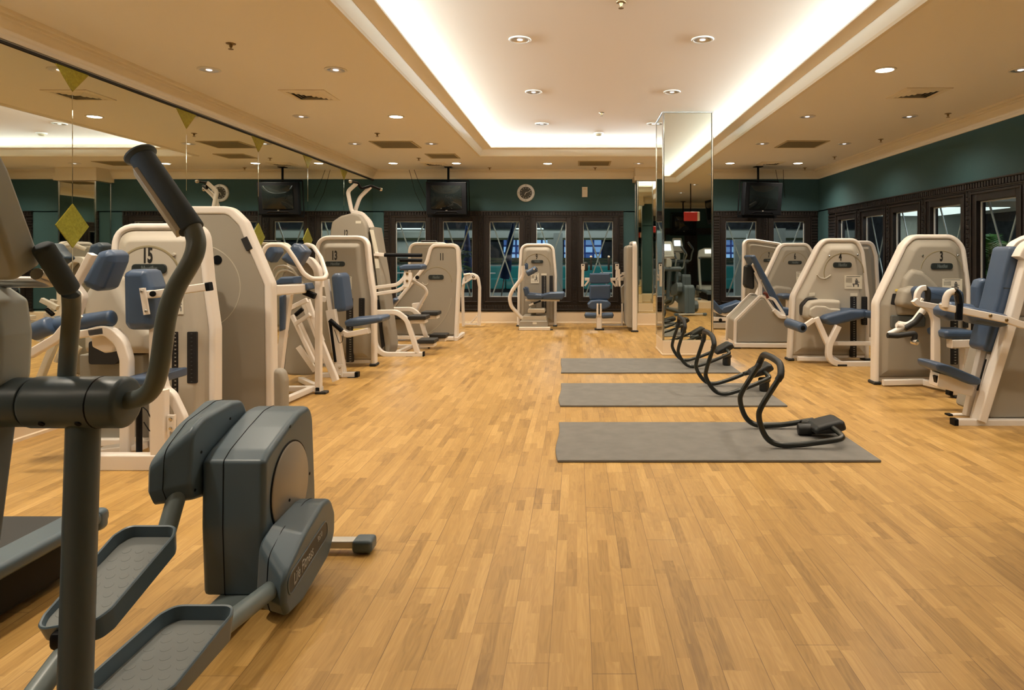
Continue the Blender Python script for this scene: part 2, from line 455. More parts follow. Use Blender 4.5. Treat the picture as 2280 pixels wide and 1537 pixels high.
# ------------------------------------------------------------------ windows
WN_ = [0]
def window(F, a0, a1, p0, p1, z0, z1, pz0, pz1, dent_right):
    """one light of the window band: heavy dark frame with block moulding, bevelled pane, chrome cross bars outside"""
    WN_[0] += 1
    c = F.at((a0+a1)/2, z0); t = Thing('window_%d' % WN_[0], base=c, kind='structure')
    mb = MB()
    def bx(x0, x1, y0, y1, n0, n1, bev=.004): 
        R = Matrix((F.A, F.B, F.N)).transposed(); mb.box(F.at((x0+x1)/2, (y0+y1)/2, (n0+n1)/2), (x1-x0, y1-y0, n1-n0), R, bev, 1)
    def ring(o, w, n0, n1):      # picture-frame ring: o outwards from the pane, w wide
        x0, x1, y0, y1 = p0-o, p1+o, pz0-o, pz1+o
        bx(x0, x0+w, y0, y1, n0, n1); bx(x1-w, x1, y0, y1, n0, n1); bx(x0+w, x1-w, y0, y0+w, n0, n1); bx(x0+w, x1-w, y1-w, y1, n0, n1)
    # board behind everything
    bx(a0, p0-.02, z0, z1, -.10, .012, 0); bx(p1+.02, a1, z0, z1, -.10, .012, 0); bx(p0-.02, p1+.02, z0, pz0-.02, -.10, .012, 0); bx(p0-.02, p1+.02, pz1+.02, z1, -.10, .012, 0)
    ring(.085, .085, -.08, .02); ring(.10, .022, 0, .036); ring(.13, .02, 0, .024)
    # block moulding along the head and the mullions, with rails
    bx(a0, a1, z1-.018, z1, 0, .045); bx(a0, a1, z1-.10, z1-.085, 0, .035)
    n = max(1, round((a1-a0)/.052)); st = (a1-a0)/n
    for i in range(n): bx(a0+st*(i+.18), a0+st*(i+.82), z1-.082, z1-.02, 0, .035, .003)
    bx(a0, a1, z0, z0+.02, 0, .04)
    for i in range(n): bx(a0+st*(i+.18), a0+st*(i+.82), z0+.025, z0+.08, 0, .03, .003)
    for e, sg in ((a0, 1), (a1, -1)):
        w = (p0-a0-.13) if sg > 0 else (a1-p1-.13)
        if w < .02: continue
        m = round((z1-z0-.22)/.052); sz = (z1-z0-.22)/m
        x0, x1 = sorted((e+sg*.004, e+sg*w))
        for i in range(m): bx(x0, x1, z0+.1+sz*(i+.12), z0+.1+sz*(i+.88), 0, .030, .003)
    t.part('window_frame', mb, MATS['darkwood'], smooth=False)
    mb = MB(); R = Matrix((F.A, F.B, F.N)).transposed()
    mb.box(F.at((p0+p1)/2, (pz0+pz1)/2, -.05), (p1-p0, pz1-pz0, .006), R); t.part('glass_pane', mb, MATS['glass'], smooth=False)
    mb = MB(); w = .014
    for x in (p0+w/2, p1-w/2): mb.box(F.at(x, (pz0+pz1)/2, -.04), (w, pz1-pz0, .02), R, .003, 1)
    for y in (pz0+w/2, pz1-w/2): mb.box(F.at((p0+p1)/2, y, -.04), (p1-p0-2*w, w, .02), R, .003, 1)
    t.part('pane_trim', mb, MATS['pane_metal'], smooth=False)
    for sg in (1, -1):
        mb = MB()
        for o in (0,) :
            q0, q1 = F.at(p0+.04, pz1 if sg > 0 else pz0, -.085-.012*sg), F.at(p1-.04, pz0 if sg > 0 else pz1, -.085-.012*sg)
            mb.bar([q0, q1], .024, .012, 0, F.N)
        t.part('cross_bar', mb, MATS['bar_metal'])
    return t
Fb = Frame((0, YB-.002, 0)); PITCH = .869
for i in range(5):
    p0 = -3.35+i*PITCH; p1 = p0+.558
    window(Fb, G1[0] if i == 0 else p0-.1555, G1[1] if i == 4 else p1+.1555, p0, p1, ZW0, ZW1, .487, 1.892, 0)
for i in range(2):
    p0 = 2.775+i*.886; p1 = p0+.575
    window(Fb, G2[0] if i == 0 else p0-.1555, G2[1] if i == 1 else p1+.1555, p0, p1, ZW0, ZW1, .487, 1.892, 0)
Fr = Frame((XR-.002, 0, 0), (0,-1,0), (0,0,1))
for i in range(5):
    y1 = 11.67-i*1.006; y0 = y1-.69
    window(Fr, -RW1 if i == 0 else -y1-.158, -RW0 if i == 4 else -y0+.158, -y1, -y0, .25, 2.09, .487, 1.862, 0)

# ------------------------------------------------------------------ mirrors
def mirror_box(mb, x0, x1, y0, y1, z0, z1): mb.box(((x0+x1)/2, (y0+y1)/2, (z0+z1)/2), (x1-x0, y1-y0, z1-z0), None, .003, 1)
seams = [-3.395, -2.345, -.855, .635, 2.125, 3.615, 5.105, 6.597, 8.09, 9.58, 11.07, 12.655]
where = ['beside the rear wall', 'second from the rear wall', 'third from the rear wall', 'behind the treadmill console', 'beside the treadmill deck', 'behind the grey rear stepper pads', 'behind machine 15', 'behind the tall plain tower', 'behind the abdominal machine', 'behind machine 13', 'in the far corner by the windows']
for i, (y0, y1) in enumerate(zip(seams, seams[1:])):
    mb = MB(); mirror_box(mb, XL+.001, XL+.008, y0+.0015, y1-.0015, .14, 2.645)
    single('wall_mirror', mb, MATS['mirror'], 'frameless mirror panel on the long left wall, '+where[i], 'mirror', 'mirror panels along the left wall', base=(XL, (y0+y1)/2, .14), smooth=False)
structure('trim_8', boxes((XL, XL+.02, YF, YB, 2.645, 2.662)), MATS['vent_dark'])
dw = {3.615:'nearest the camera', 5.105:'above the pads of machine 15', 6.597:'behind the tall plain tower', 8.09:'behind the abdominal machine', 9.58:'near machine 12', 11.07:'nearest the far corner'}
for y, wtxt in dw.items():
    for nm, pts, wl in (('diamond_ornament', [(0,.165),(.168,0),(0,-.165),(-.168,0)], 'gold diamond plate at head height on mirror seam, '), ('triangle_ornament', [(-.168,0),(.168,0),(0,-.165)], 'gold triangle plate at the mirror top, ')):
        zc = 1.475 if nm[0] == 'd' else 2.645
        mb = MB(); F = Frame((XL+.008, y, zc), (0,1,0), (0,0,1))
        mb.prism(F, pts, -.003, .004)
        single(nm, mb, MATS['gold'], wl+wtxt, 'mirror ornament', 'gold plates on the mirror seams', base=(XL+.006, y, zc), smooth=False)

def pillar(name, label, x0, x1, y0, y1, zb, zt, yaw, cap):
    c = V(((x0+x1)/2, (y0+y1)/2, 0)); t = Thing(name, label, 'pillar', c, kind='structure')
    mb = MB(); mb.box((c.x, c.y, (zb+zt)/2), (x1-x0-.02, y1-y0-.02, zt-zb)); t.part('core', mb, MATS['mirror_edge'], smooth=False)
    for px_, py_, sx, sy in (((x0+x1)/2, y0, x1-x0-.03, .008), ((x0+x1)/2, y1, x1-x0-.03, .008), (x0, (y0+y1)/2, .008, y1-y0-.03), (x1, (y0+y1)/2, .008, y1-y0-.03)):
        mb = MB(); mb.box((px_, py_, (zb+zt)/2), (sx, sy, zt-zb-.01), None, .003, 1); t.part('mirror_panel', mb, MATS['mirror'], smooth=False)
    for qx in (x0, x1):
        for qy in (y0, y1):
            mb = MB(); mb.bar([V((qx, qy, zb)), V((qx, qy, zt))], .022, .022, 0, (0,1,0), .006); t.part('corner_strip', mb, MATS['chrome'])
    mb = MB(); mb.box((c.x, c.y, zb/2), (x1-x0+.012, y1-y0+.012, zb), None, .006, 1); mb.box((c.x, c.y, .012), (x1-x0+.03, y1-y0+.03, .024), None, .004, 1)
    t.part('plinth', mb, MATS['base_paint'], smooth=False)
    mb = MB(); mb.box((c.x, c.y, zt-.004), (x1-x0+.03, y1-y0+.03, .014), None, .003, 1); t.part('top_trim', mb, MATS['brushed'], smooth=False)
    t.o.rotation_euler.z = yaw
    return t
pillar('mirrored_pillar', 'square mirror-clad pillar with cream plinth standing behind the exercise mats', 1.088, 1.711, 8.57, 9.24, .19, ZR-.004, 0, 0)
pillar('mirrored_pilaster', 'mirror-clad pilaster against the far wall between the two window groups', 1.10, 1.755, 12.26, YB-.01, .22, 2.60, 0, 0)
structure('trim_9', boxes((1.04, 1.815, 12.20, YB, 2.605, 2.68), (1.06, 1.795, 12.22, YB, 2.68, ZC)), MATS['trim_paint'])

# ------------------------------------------------------------------ ceiling fittings
LAMPS = []
def downlight(x, y, z, on, label):
    t = Thing('downlight', label, 'downlight', (x, y, z), 'recessed ceiling downlights')
    mb = MB(); mb.lathe((x, y, z), (0,0,-1), [(0, .072),(0,.092),(.004,.094),(.009,.090),(.011,.080),(.009,.074),(.004,.071)], 28); t.part('trim_ring', mb, MATS['white_plastic'])
    if on:
        mb = MB(); mb.lathe((x, y, z), (0,0,-1), [(.001,.0),(.001,.071),(.007,.070),(.008,.0)], 24); t.part('lamp_lens', mb, MATS['lamp_on'])
    else:
        mb = MB(); mb.lathe((x, y, z), (0,0,-1), [(0,.0),(0,.073),(.008,.073),(.006,.060),(.003,.035),(.002,.0)], 28); t.part('reflector', mb, MATS['lamp_chrome'])
        mb = MB(); mb.lathe((x, y, z), (0,0,-1), [(.0015,.0),(.0015,.026),(.008,.024),(.012,.012),(.0125,0)], 16); t.part('bulb', mb, MATS['pale_glow'])
    LAMPS.append((x, y, z, on))
rowname = ['row behind the camera', 'row over the camera', 'row over the front machines', 'nearest visible row', 'second visible row', 'third visible row', 'row by the far wall']
YS = [-2.0, .0, 2.0-.05, 5.82, 7.77, 9.65, 11.67]; YS[2] = 3.9; YS[1] = 1.95; YS[0] = 0.
cols = [(-3.13, 'outer left column by the mirror'), (-2.05, 'column beside the left coffer edge'), (2.63, 'column beside the right coffer edge'), (3.79, 'outer right column by the window wall')]
ON = {(3,2), (4,1), (6,0), (6,1), (6,2), (6,3), (1,1), (2,0), (1,3), (0,0)}
for r, y in enumerate(YS):
    for c, (x, ct) in enumerate(cols):
        on = (r, c) in ON
        downlight(x, y, ZC, on, ('glowing' if on else 'unlit')+' ceiling downlight, '+ct+', '+rowname[r])
downlight(-.49, 11.71, ZC, True, 'glowing ceiling downlight above the wall clock'); downlight(1.07, 11.71, ZC, False, 'unlit ceiling downlight before the mirrored pilaster')
for r, y in ((3, 5.70), (4, 7.52), (5, 9.33), (2, 3.9)):
    for x, ct in ((-.47, 'left'), (1.055, 'right')):
        downlight(x, y, ZR, False, 'unlit downlight in the raised coffer ceiling, '+ct+' of the pair, '+rowname[r])

def sprinkler(x, y, z, label):
    t = Thing('pendant_sprinkler', label, 'sprinkler', (x, y, z), 'ceiling sprinklers')
    mb = MB(); mb.lathe((x, y, z), (0,0,-1), [(-.004,0),(-.004,.036),(.0,.036),(.004,.034),(.007,.014),(.03,.009),(.032,0)], 16); t.part('escutcheon', mb, MATS['brass'])
    mb = MB(); mb.lathe((x, y, z-.032), (0,0,-1), [(0,.004),(.008,.004),(.009,.019),(.012,.019),(.012,0)], 12); t.part('deflector', mb, MATS['brass'])
for x, y, z, l in ((-2.585,5.11,ZC,'ceiling sprinkler head nearest the camera above machine 15'), (-2.58,8.85,ZC,'ceiling sprinkler head before the large left return grille'), (-2.56,11.09,ZC,'ceiling sprinkler head between grille and left television'),
                   (4.15,7.62,ZC,'right ceiling sprinkler head beside the square diffuser'), (4.15,9.3,ZC,'right ceiling sprinkler head, second along the window wall'), (4.14,10.94,ZC,'right ceiling sprinkler head, third along the window wall'),
                   (-1.56,12.3,ZC,'ceiling sprinkler head by the far wall, between left television and clock'), (.34,12.3,ZC,'ceiling sprinkler head by the far wall above the thermostat'), (4.12,12.3,ZC,'ceiling sprinkler head in the far right corner'),
                   (.32,4.87,ZR,'sprinkler head in the raised coffer, cut by the top edge'), (.32,8.62,ZR,'sprinkler head in the raised coffer before the smoke detector')):
    sprinkler(x, y, z, l)
t = Thing('smoke_detector', 'white round smoke detector on the raised coffer ceiling', 'smoke detector', (.33, 10.04, ZR))
mb = MB(); mb.lathe((.33,10.04,ZR), (0,0,-1), [(0,0),(0,.07),(.012,.07),(.02,.062),(.022,0)], 24); t.part('base', mb, MATS['white_plastic'])
mb = MB(); mb.lathe((.33,10.04,ZR-.022), (0,0,-1), [(0,.045),(.014,.042),(.02,.030),(.022,0)], 24); t.part('sensor_cap', mb, MATS['vent_grey'])

def diffuser(x, y, s, label, flip=1):
    t = Thing('air_diffuser', label, 'air vent', (x, y, ZC), 'square ceiling air diffusers')
    def sq(h, z): return [V((x-h, y-h, z)), V((x+h, y-h, z)), V((x+h, y+h, z)), V((x-h, y+h, z))]
    mb = MB(); rs = [sq(s/2, ZC), sq(s/2, ZC-.008), sq(s/2-.05, ZC-.012), sq(s/2-.055, ZC-.001)]; mb.rings(rs, True, False); t.part('frame', mb, MATS['trim_paint'], smooth=False)
    mb = MB(); mb.box((x, y, ZC-.001), (s-.1, s-.1, .002)); t.part('duct', mb, MATS['vent_dark'], smooth=False)
    for i in range(4):
        h = s/2-.06-.036*i
        mb = MB(); mb.rings([sq(h, ZC-.002), sq(h-.022, ZC-.016), sq(h-.025, ZC-.016), sq(h-.003, ZC-.002)], False, False); t.part('louvre', mb, MATS['trim_paint'], smooth=False)
diffuser(-2.63, 6.74, .44, 'square louvred air diffuser on the left ceiling above machine 13'); diffuser(3.34, 6.66, .44, 'square louvred air diffuser on the right ceiling by the lit downlight')
diffuser(-2.45, 11.8, .40, 'square louvred air diffuser beside the left television pole'); diffuser(3.34, 11.7, .40, 'square louvred air diffuser above the right television')
def grille(x, y, s, label, m='vent_grey'):
    t = Thing('return_grille', label, 'air vent', (x, y, ZC), 'flat return air grilles in the ceiling')
    mb = MB()
    for sx, sy, w, h in ((0, s/2-.015, s, .03), (0, -s/2+.015, s, .03), (s/2-.015, 0, .03, s-.06), (-s/2+.015, 0, .03, s-.06)): mb.box((x+sx, y+sy, ZC-.005), (w, h, .01), None, .002, 1)
    t.part('frame', mb, MATS['vent_grey'], smooth=False)
    mb = MB(); mb.box((x, y, ZC-.002), (s-.06, s-.06, .003)); n = 34
    for i in range(n): mb.box((x, y-s/2+.03+(s-.06)*(i+.5)/n, ZC-.005), (s-.06, .006, .006), None)
    t.part('slat_panel', mb, MATS['vent_slat'], smooth=False)
mat('vent_slat', (.30,.25,.15), .8)
grille(-2.57, 9.73, .6, 'large flat grey return grille on the left ceiling'); grille(3.2, 9.7, .6, 'large flat grey return grille on the right ceiling')
grille(-2.12, 10.85, .48, 'small flat return grille near the left coffer corner'); grille(.31, 11.7, .56, 'flat return grille above the thermostat by the far wall')

# ------------------------------------------------------------------ wall things
def television(x, y, z, yaw, tilt, label):
    t = Thing('television', label, 'television', (x, y, z), 'ceiling hung tube televisions')
    def L(mb, nm, m, par=None): return t.part(nm, mb, m, par)
    F = Frame((x, y, z))
    mb = MB(); w, h = .355, .285
    mb.prism(F, [(-w,-h),(w,-h),(w,h),(-w,h)], -.10, 0, .012); body = L(mb, 'housing', MATS['black'])
    mb = MB(); rs = []
    for k, (sc, d) in enumerate(((.97,-.10),(.92,-.2),(.72,-.34),(.6,-.42))): rs.append([F.at(a*w*sc, b*h*sc+.03*(1-sc), d) for a, b in ((-1,-1),(1,-1),(1,1),(-1,1))])
    mb.rings(rs); L(mb, 'rear_cover', MATS['black'])
    mb = MB(); n = 12; sw, sh = .272, .205; vs = []
    for j in range(n+1):
        row = []
        for i in range(n+1):
            u, v = i/n*2-1, j/n*2-1
            row.append(F.at(u*sw, v*sh+.02, .003+.03*(1-u*u)*(1-v*v)+.006*(2-u*u-v*v)))
        vs.append(row)
    mb.rings(vs, False, False, False); L(mb, 'screen', MATS['screen'])
    mb = MB()
    for pts in ([(-.20,-.255),(-.17,-.235),(.17,-.235),(.20,-.255)],): mb.tube([F.at(a, b, .002) for a, b in pts], .006, .02, 8)
    L(mb, 'control_strip', MATS['black_gloss'])
    t.text('maker_mark', 'LG', F, 0, -.212, .001, .02, MATS['white_plastic'], .9)
    mb = MB()
    for sx in (-1, 1): mb.bar([F.at(sx*.372, .3, -.2), F.at(sx*.372, -.33, -.2)], .03, .012, 0, (1,0,0))
    mb.bar([F.at(-.372,.305,-.2), F.at(.372,.305,-.2)], .03, .03, 0); mb.bar([F.at(-.372,-.325,-.2), F.at(.372,-.325,-.2)], .05, .02, 0); L(mb, 'bracket', MATS['black'])
    R = Matrix.Rotation(yaw, 4, 'Z') @ Matrix.Rotation(tilt, 4, 'X'); t.o.rotation_euler = R.to_euler()
    # the pole stays upright: undo the tilt
    mb = MB(); mb.cyl((x, y+.2, z+.3), (x, y+.2, ZC), .02); mb.box((x, y+.2, ZC-.006), (.13, .13, .012)); p = L(mb, 'ceiling_pole', MATS['black'])
    p.matrix_parent_inverse = Matrix.Rotation(-tilt, 4, 'X')
    return t
television(-2.285, 12.0, 2.262, 0, math.radians(7), 'black tube television hanging from the ceiling at left of the wall clock')
television(3.28, 11.95, 2.25, math.radians(13), math.radians(7), 'black tube television hanging in the far right corner, turned inwards')
for i, (pts, l) in enumerate((([(911,378),(925,430),(945,470)], 'thin black cable running down from the ceiling to the left television'), ([(922,378),(930,400),(948,440)], 'second thin black cable, nearer the pole of the left television'), ([(1727,378),(1731,400),(1738,440)], 'thin black cable beside the right television pole'), ([(1744,378),(1745,410),(1748,440)], 'thin black cable at the outer edge of the right television'))):
    mb = MB(); mb.tube([W(px, py, 12.45) for px, py in pts], .004, .3, 6); single('hanging_cable', mb, MATS['black'], l, 'cable')

c = W(1171, 430, YB); t = Thing('wall_clock', 'round wall clock with silver rim and black face on the teal far wall', 'clock', c)
mb = MB(); mb.lathe(c, (0,-1,0), [(0,.165),(.022,.165),(.032,.155),(.034,.115),(.026,.112),(.02,.112)], 36); rim = t.part('rim', mb, mat('clock_rim', (.66,.66,.64), .35, .5))
F = Frame(c); mb = MB(); mb.lathe(c, (0,-1,0), [(.015,0),(.024,.0),(.024,.113),(.015,.113)][1:3]+[(.016,.113),(.016,0)], 32); t.part('dial', mb, MATS['clock_face'] if 'clock_face' in MATS else mat('clock_face', (.035,.033,.02), .35))
for k, s_ in enumerate(('12', '3', '6', '9')):
    a = PI/2-k*PI/2; t.text('rim_numeral', s_, F, .138*math.cos(a), .138*math.sin(a), .034, .026, MATS['black'], .8)
for k in range(12):
    a = k*PI/6; mb = MB(); mb.box(F.at(.09*math.cos(a), .09*math.sin(a), .025), (.012,.003,.012), None); t.part('hour_mark', mb, MATS['white_plastic'])
for l_, a, w_ in ((.095, math.radians(24), .006), (.05, math.radians(-118), .008)):
    mb = MB(); mb.bar([F.at(-.02*math.cos(a), -.02*math.sin(a), .028), F.at(l_*math.cos(a), l_*math.sin(a), .028)], w_, .003); t.part('clock_hand', mb, MATS['white_plastic'])
c = W(1302, 428, YB); t = Thing('thermostat', 'small beige thermostat plate on the far wall right of the clock', 'thermostat', c); F = Frame(c)
mb = MB(); mb.prism(F, [(-.052,-.095),(.052,-.095),(.052,.095),(-.052,.095)], 0, .025, .008); t.part('cover', mb, MATS['white_plastic'])
mb = MB(); mb.prism(F, [(-.03,.05),(.03,.05),(.03,.065),(-.03,.065)], .02, .0265); t.part('display_slot', mb, MATS['vent_grey'])
# ------------------------------------------------------------------ beyond the windows: a terrace hall at night
mat('out_floor', (.42,.41,.36), .5); mat('out_dark', (.012,.014,.017), .7); noise_bump(MATS['out_dark'], 6, 0, 0, .8, 8)
mat('out_cream', (.62,.63,.55), .7); mat('sofa_teal', (.03,.28,.26), .55); mat('umbrella_blue', (.03,.07,.20), .7); mat('olive', (.07,.075,.03), .6)
mat('leaf', (.11,.27,.05), .45); mat('leaf_dark', (.02,.06,.015), .5); mat('pot', (.18,.10,.06), .7)
def lit_blue():
    m = bpy.data.materials.new('lit_blue'); m.use_nodes = True; nt = m.node_tree; b = nt.nodes['Principled BSDF']
    tc = nt.nodes.new('ShaderNodeNewGeometry'); br = nt.nodes.new('ShaderNodeTexBrick'); br.inputs['Scale'].default_value = 1.
    mp = nt.nodes.new('ShaderNodeMapping'); mp.inputs['Rotation'].default_value = (math.radians(-90), 0, 0)
    nt.links.new(tc.outputs['Position'], mp.inputs[0]); nt.links.new(mp.outputs[0], br.inputs['Vector'])
    br.offset = 0; br.inputs['Brick Width'].default_value = .32; br.inputs['Row Height'].default_value = .27; br.inputs['Mortar Size'].default_value = .05; br.inputs['Mortar Smooth'].default_value = .6
    br.inputs['Color1'].default_value = (.015,.05,.22,1); br.inputs['Color2'].default_value = (.35,.65,1,1); br.inputs['Mortar'].default_value = (.01,.02,.10,1)
    nt.links.new(br.outputs['Color'], b.inputs['Emission Color']); b.inputs['Emission Strength'].default_value = 1.0; b.inputs['Base Color'].default_value = (.01,.02,.05,1)
    MATS['lit_blue'] = m
lit_blue()
structure('ground', boxes((-12, 16, YB+.3, 26, -.3, -.05), (XR+.3, 16, -4, YB+.3, -.3, -.05)), MATS['out_floor'])
structure('wall_terrace', boxes((-12, 16, 25.4, 25.6, -.1, 1.15), (-12, 16, 25.4, 25.6, 1.92, 2.25)), MATS['out_cream'])
structure('wall_terrace_top', boxes((-12, 16, 25.3, 25.6, 2.25, 6), (-12, 16, YB+.3, 25.6, 5.9, 6)), MATS['out_dark'])
structure('trim_10', boxes((-12, 16, 25.32, 25.4, 1.84, 1.92), (-12, 16, 25.32, 25.4, 1.10, 1.17), (-12, 16, 25.3, 25.4, 1.0, 1.04)), MATS['olive'])
Fw = Frame((0, 25.41, 0))
for i, (x0, x1, m, l) in enumerate(((-7.6, -4.9, 'out_cream', ''), (-4.8, -2.75, 'out_dark', ''), (-2.7, -.95, 'lit_blue', ''), (-.9, -.5, 'out_cream', ''), (-.45, .95, 'lit_blue', ''), (1.0, 4.6, 'out_dark', ''), (4.7, 6.25, 'lit_blue', ''), (6.3, 9.5, 'out_cream', ''))):
    mb = MB(); mb.box(((x0+x1)/2, 25.45, 1.52), (x1-x0, .06, .68)); structure('window_%d' % (20+i), mb, MATS[m])
# long banquette in front of that wall
t = Thing('banquette', 'long teal upholstered banquette on the terrace beyond the far windows', 'sofa', (0, 24.6, -.05))
for nm, z0, z1, y0, y1 in (('seat', .12, .50, 24.2, 24.95), ('backrest', .45, .92, 24.85, 25.2)):
    for k in range(14):
        x0 = -9+k*1.3
        mb = MB(); mb.box((x0+.64, (y0+y1)/2, (z0+z1)/2-.05), (1.27, y1-y0, z1-z0), None, .05, 3); t.part(nm+'_cushion', mb, MATS['sofa_teal'])
mb = MB(); mb.box((0.1, 24.7, .04), (18.2, .9, .18)); t.part('plinth', mb, MATS['out_dark'])
def parasol(x, y, lean, label):
    t = Thing('folded_parasol', label, 'parasol', (x, y, -.05), 'folded blue parasols on the terrace')
    mb = MB(); mb.lathe((x, y, -.05), (0,0,1), [(0,0),(0,.28),(.06,.26),(.08,.03),(.09,0)], 20); t.part('base', mb, MATS['out_dark'])
    mb = MB(); mb.cyl((x, y, 0), (x+lean, y, 2.3), .02); t.part('pole', mb, MATS['brushed'])
    mb = MB(); mb.lathe((x+lean*.3, y, .6), (lean*.7, 0, 1.6), [(0,.02),(.02,.13),(.3,.15),(.7,.10),(1.1,.09),(1.55,.03),(1.6,0)], 12); t.part('canopy', mb, MATS['umbrella_blue'])
parasol(-2.1, 19.0, .35, 'folded blue parasol seen through the middle far window'); parasol(-3.2, 20.5, -.1, 'folded blue parasol seen beside machine 11'); parasol(3.9, 20., .1, 'folded blue parasol seen through the far right windows')
def table(x, y, label):
    t = Thing('terrace_table', label, 'table', (x, y, -.05), 'white terrace tables')
    mb = MB(); mb.lathe((x, y, .68), (0,0,1), [(0,0),(0,.42),(.02,.43),(.03,.42),(.03,0)], 24); t.part('tabletop', mb, MATS['white_plastic'])
    mb = MB(); mb.cyl((x, y, -.02), (x, y, .68), .03); t.part('leg', mb, MATS['black']); mb = MB(); mb.lathe((x, y, -.05), (0,0,1), [(0,0),(0,.22),(.03,.2),(.04,.03),(.04,0)], 20); t.part('base', mb, MATS['black'])
for x, y, l in ((-3.0, 21.8, 'white round terrace table beside the leaning folded parasol'), (-5.6, 22.2, 'white round terrace table behind machine 10'), (3.3, 19.6, 'white round terrace table behind the far right window'), (1.2, 22.3, 'white round terrace table before the pilaster')): table(x, y, l)
def palm(x, y, h, n, label, m='leaf', sc=1.):
    t = Thing('potted_palm', label, 'plant', (x, y, -.05), 'potted palms outside the windows')
    mb = MB(); mb.lathe((x, y, -.05), (0,0,1), [(0,0),(0,.16),(.3,.22),(.33,.23),(.33,.2),(.28,.18),(.28,0)], 20); t.part('pot', mb, MATS['pot'])
    mb = MB(); mb.tube([V((x,y,.2)), V((x+.03,y,.6)), V((x,y,h))], .03, .2, 8); t.part('stem', mb, MATS['leaf_dark'])
    mb = MB(); rnd = random.Random(int(x*100+y*10))
    for k in range(n):
        a = k*2.4+rnd.random(); el = .4+rnd.random()*.9; Lf = (.55+rnd.random()*.35)*sc; z0 = h*(.55+.45*rnd.random())
        pts = [V((x, y, z0))+V((math.cos(a)*math.cos(el)*Lf*s, math.sin(a)*math.cos(el)*Lf*s, math.sin(el)*Lf*s-.55*Lf*s*s)) for s in (0,.2,.4,.6,.8,1)]
        up = V((0,0,1))
        for p, q in zip(pts, pts[1:]):
            d = (q-p).normalized(); sd = d.cross(up).normalized()
            for s_ in (0, .33, .66):
                c0 = p.lerp(q, s_)
                for sg in (1, -1):
                    tip = c0+sd*sg*.16*sc+d*.12*sc-V((0,0,.04)); w = d*.014*sc
                    v0, v1, v2 = mb.bm.verts.new(c0-w), mb.bm.verts.new(c0+w), mb.bm.verts.new(tip); mb.face([v0, v1, v2] if sg > 0 else [v1, v0, v2])
        mb.tube(pts, .005, 0, 5)
    t.part('fronds', mb, MATS[m], smooth=False)
palm(5.5, 9.05, 1.35, 44, 'feathery green palm outside the nearest right-hand window'); palm(7.3, 10.6, 1.1, 30, 'darker palm further out beyond the nearest right-hand window', 'leaf_dark')
palm(-2.95, 16.5, 1.35, 26, 'leafy plant seen through the second far window behind machine 11'); palm(3.0, 17.5, 1.1, 22, 'dark palm seen through the far right windows', 'leaf_dark')
# stepped garden wall and canopy outside the right-hand windows
structure('wall_garden', boxes((9.8, 10, -2, 24, -.1, 3.4)), MATS['out_dark'])
structure('wall_stepped', boxes((5.0, 5.4, 21.5, 21.7, 0, 1.78), (5.4, 5.75, 21.5, 21.7, 0, 1.95), (5.75, 6.6, 21.5, 21.7, 0, 2.12), (-.95, -.45, 22.5, 22.7, 0, 1.8), (-.75, -.45, 22.5, 22.7, 1.8, 2.0)), MATS['out_cream'])
structure('ceiling_canopy', boxes((6.9, 9.8, 12.5, 17.5, 2.25, 2.4), (7.9, 9.8, 17.2, 17.4, .9, 2.25)), MATS['out_cream'])
mat('panel_glow', (.8,.85,.8), .5, emit=(.85,.95,.9), es=1.3)
mb = boxes((7.5, 8.9, 14.0, 16.8, 2.235, 2.25)); structure('canopy_glow', mb, MATS['panel_glow'])  # glowing slab stands in for light on the white canopy ceiling
mb = boxes((-6.6, -5.6, 24.6, 25.2, 2.23, 2.249), (-2.2, -1.2, 24.6, 25.2, 2.23, 2.249)); structure('trim_12', mb, MATS['panel_glow'])
# ------------------------------------------------------------------ weight machines: shared pieces
mat('frame_white', (.80,.745,.69), .34, 0, .4)
mat('shroud', (.315,.285,.235), .55); noise_bump(MATS['shroud'], 200, .08, .001)
mat('shroud_light', (.47,.43,.36), .5)
mat('shroud_grey', (.25,.235,.20), .55)
mat('pad_blue', (.048,.082,.150), .38, 0, .5); noise_bump(MATS['pad_blue'], 90, .08, .001)
mat('plate_dark', (.02,.026,.026), .35); mat('plate_text', (.10,.12,.12), .5)
mat('digit', (.012,.011,.010), .5)
mat('placard', (.72,.68,.58), .5); mat('placard_ink', (.10,.10,.10), .6)
mat('slot_dark', (.008,.008,.010), .6); mat('stack_plate', (.07,.07,.075), .35, .6); mat('stack_mark', (.55,.53,.48), .5)
mat('groove', (.28,.235,.14), .6); mat('rubber', (.012,.012,.012), .6); mat('steel', (.6,.58,.55), .2, 1.)
mat('warn_yellow', (.75,.60,.15), .5)

GYM = 'weight machines'
def polypx(F, pts, n=0): return [V(F.px(x, y, n)) for x, y in pts]
def hexpx(F, x0, y0, x1, y1, n=0):
    a0, b1 = F.px(x0, y0, n); a1, b0 = F.px(x1, y1, n); return [(a0,b0),(a1,b0),(a1,b1),(a0,b1)]

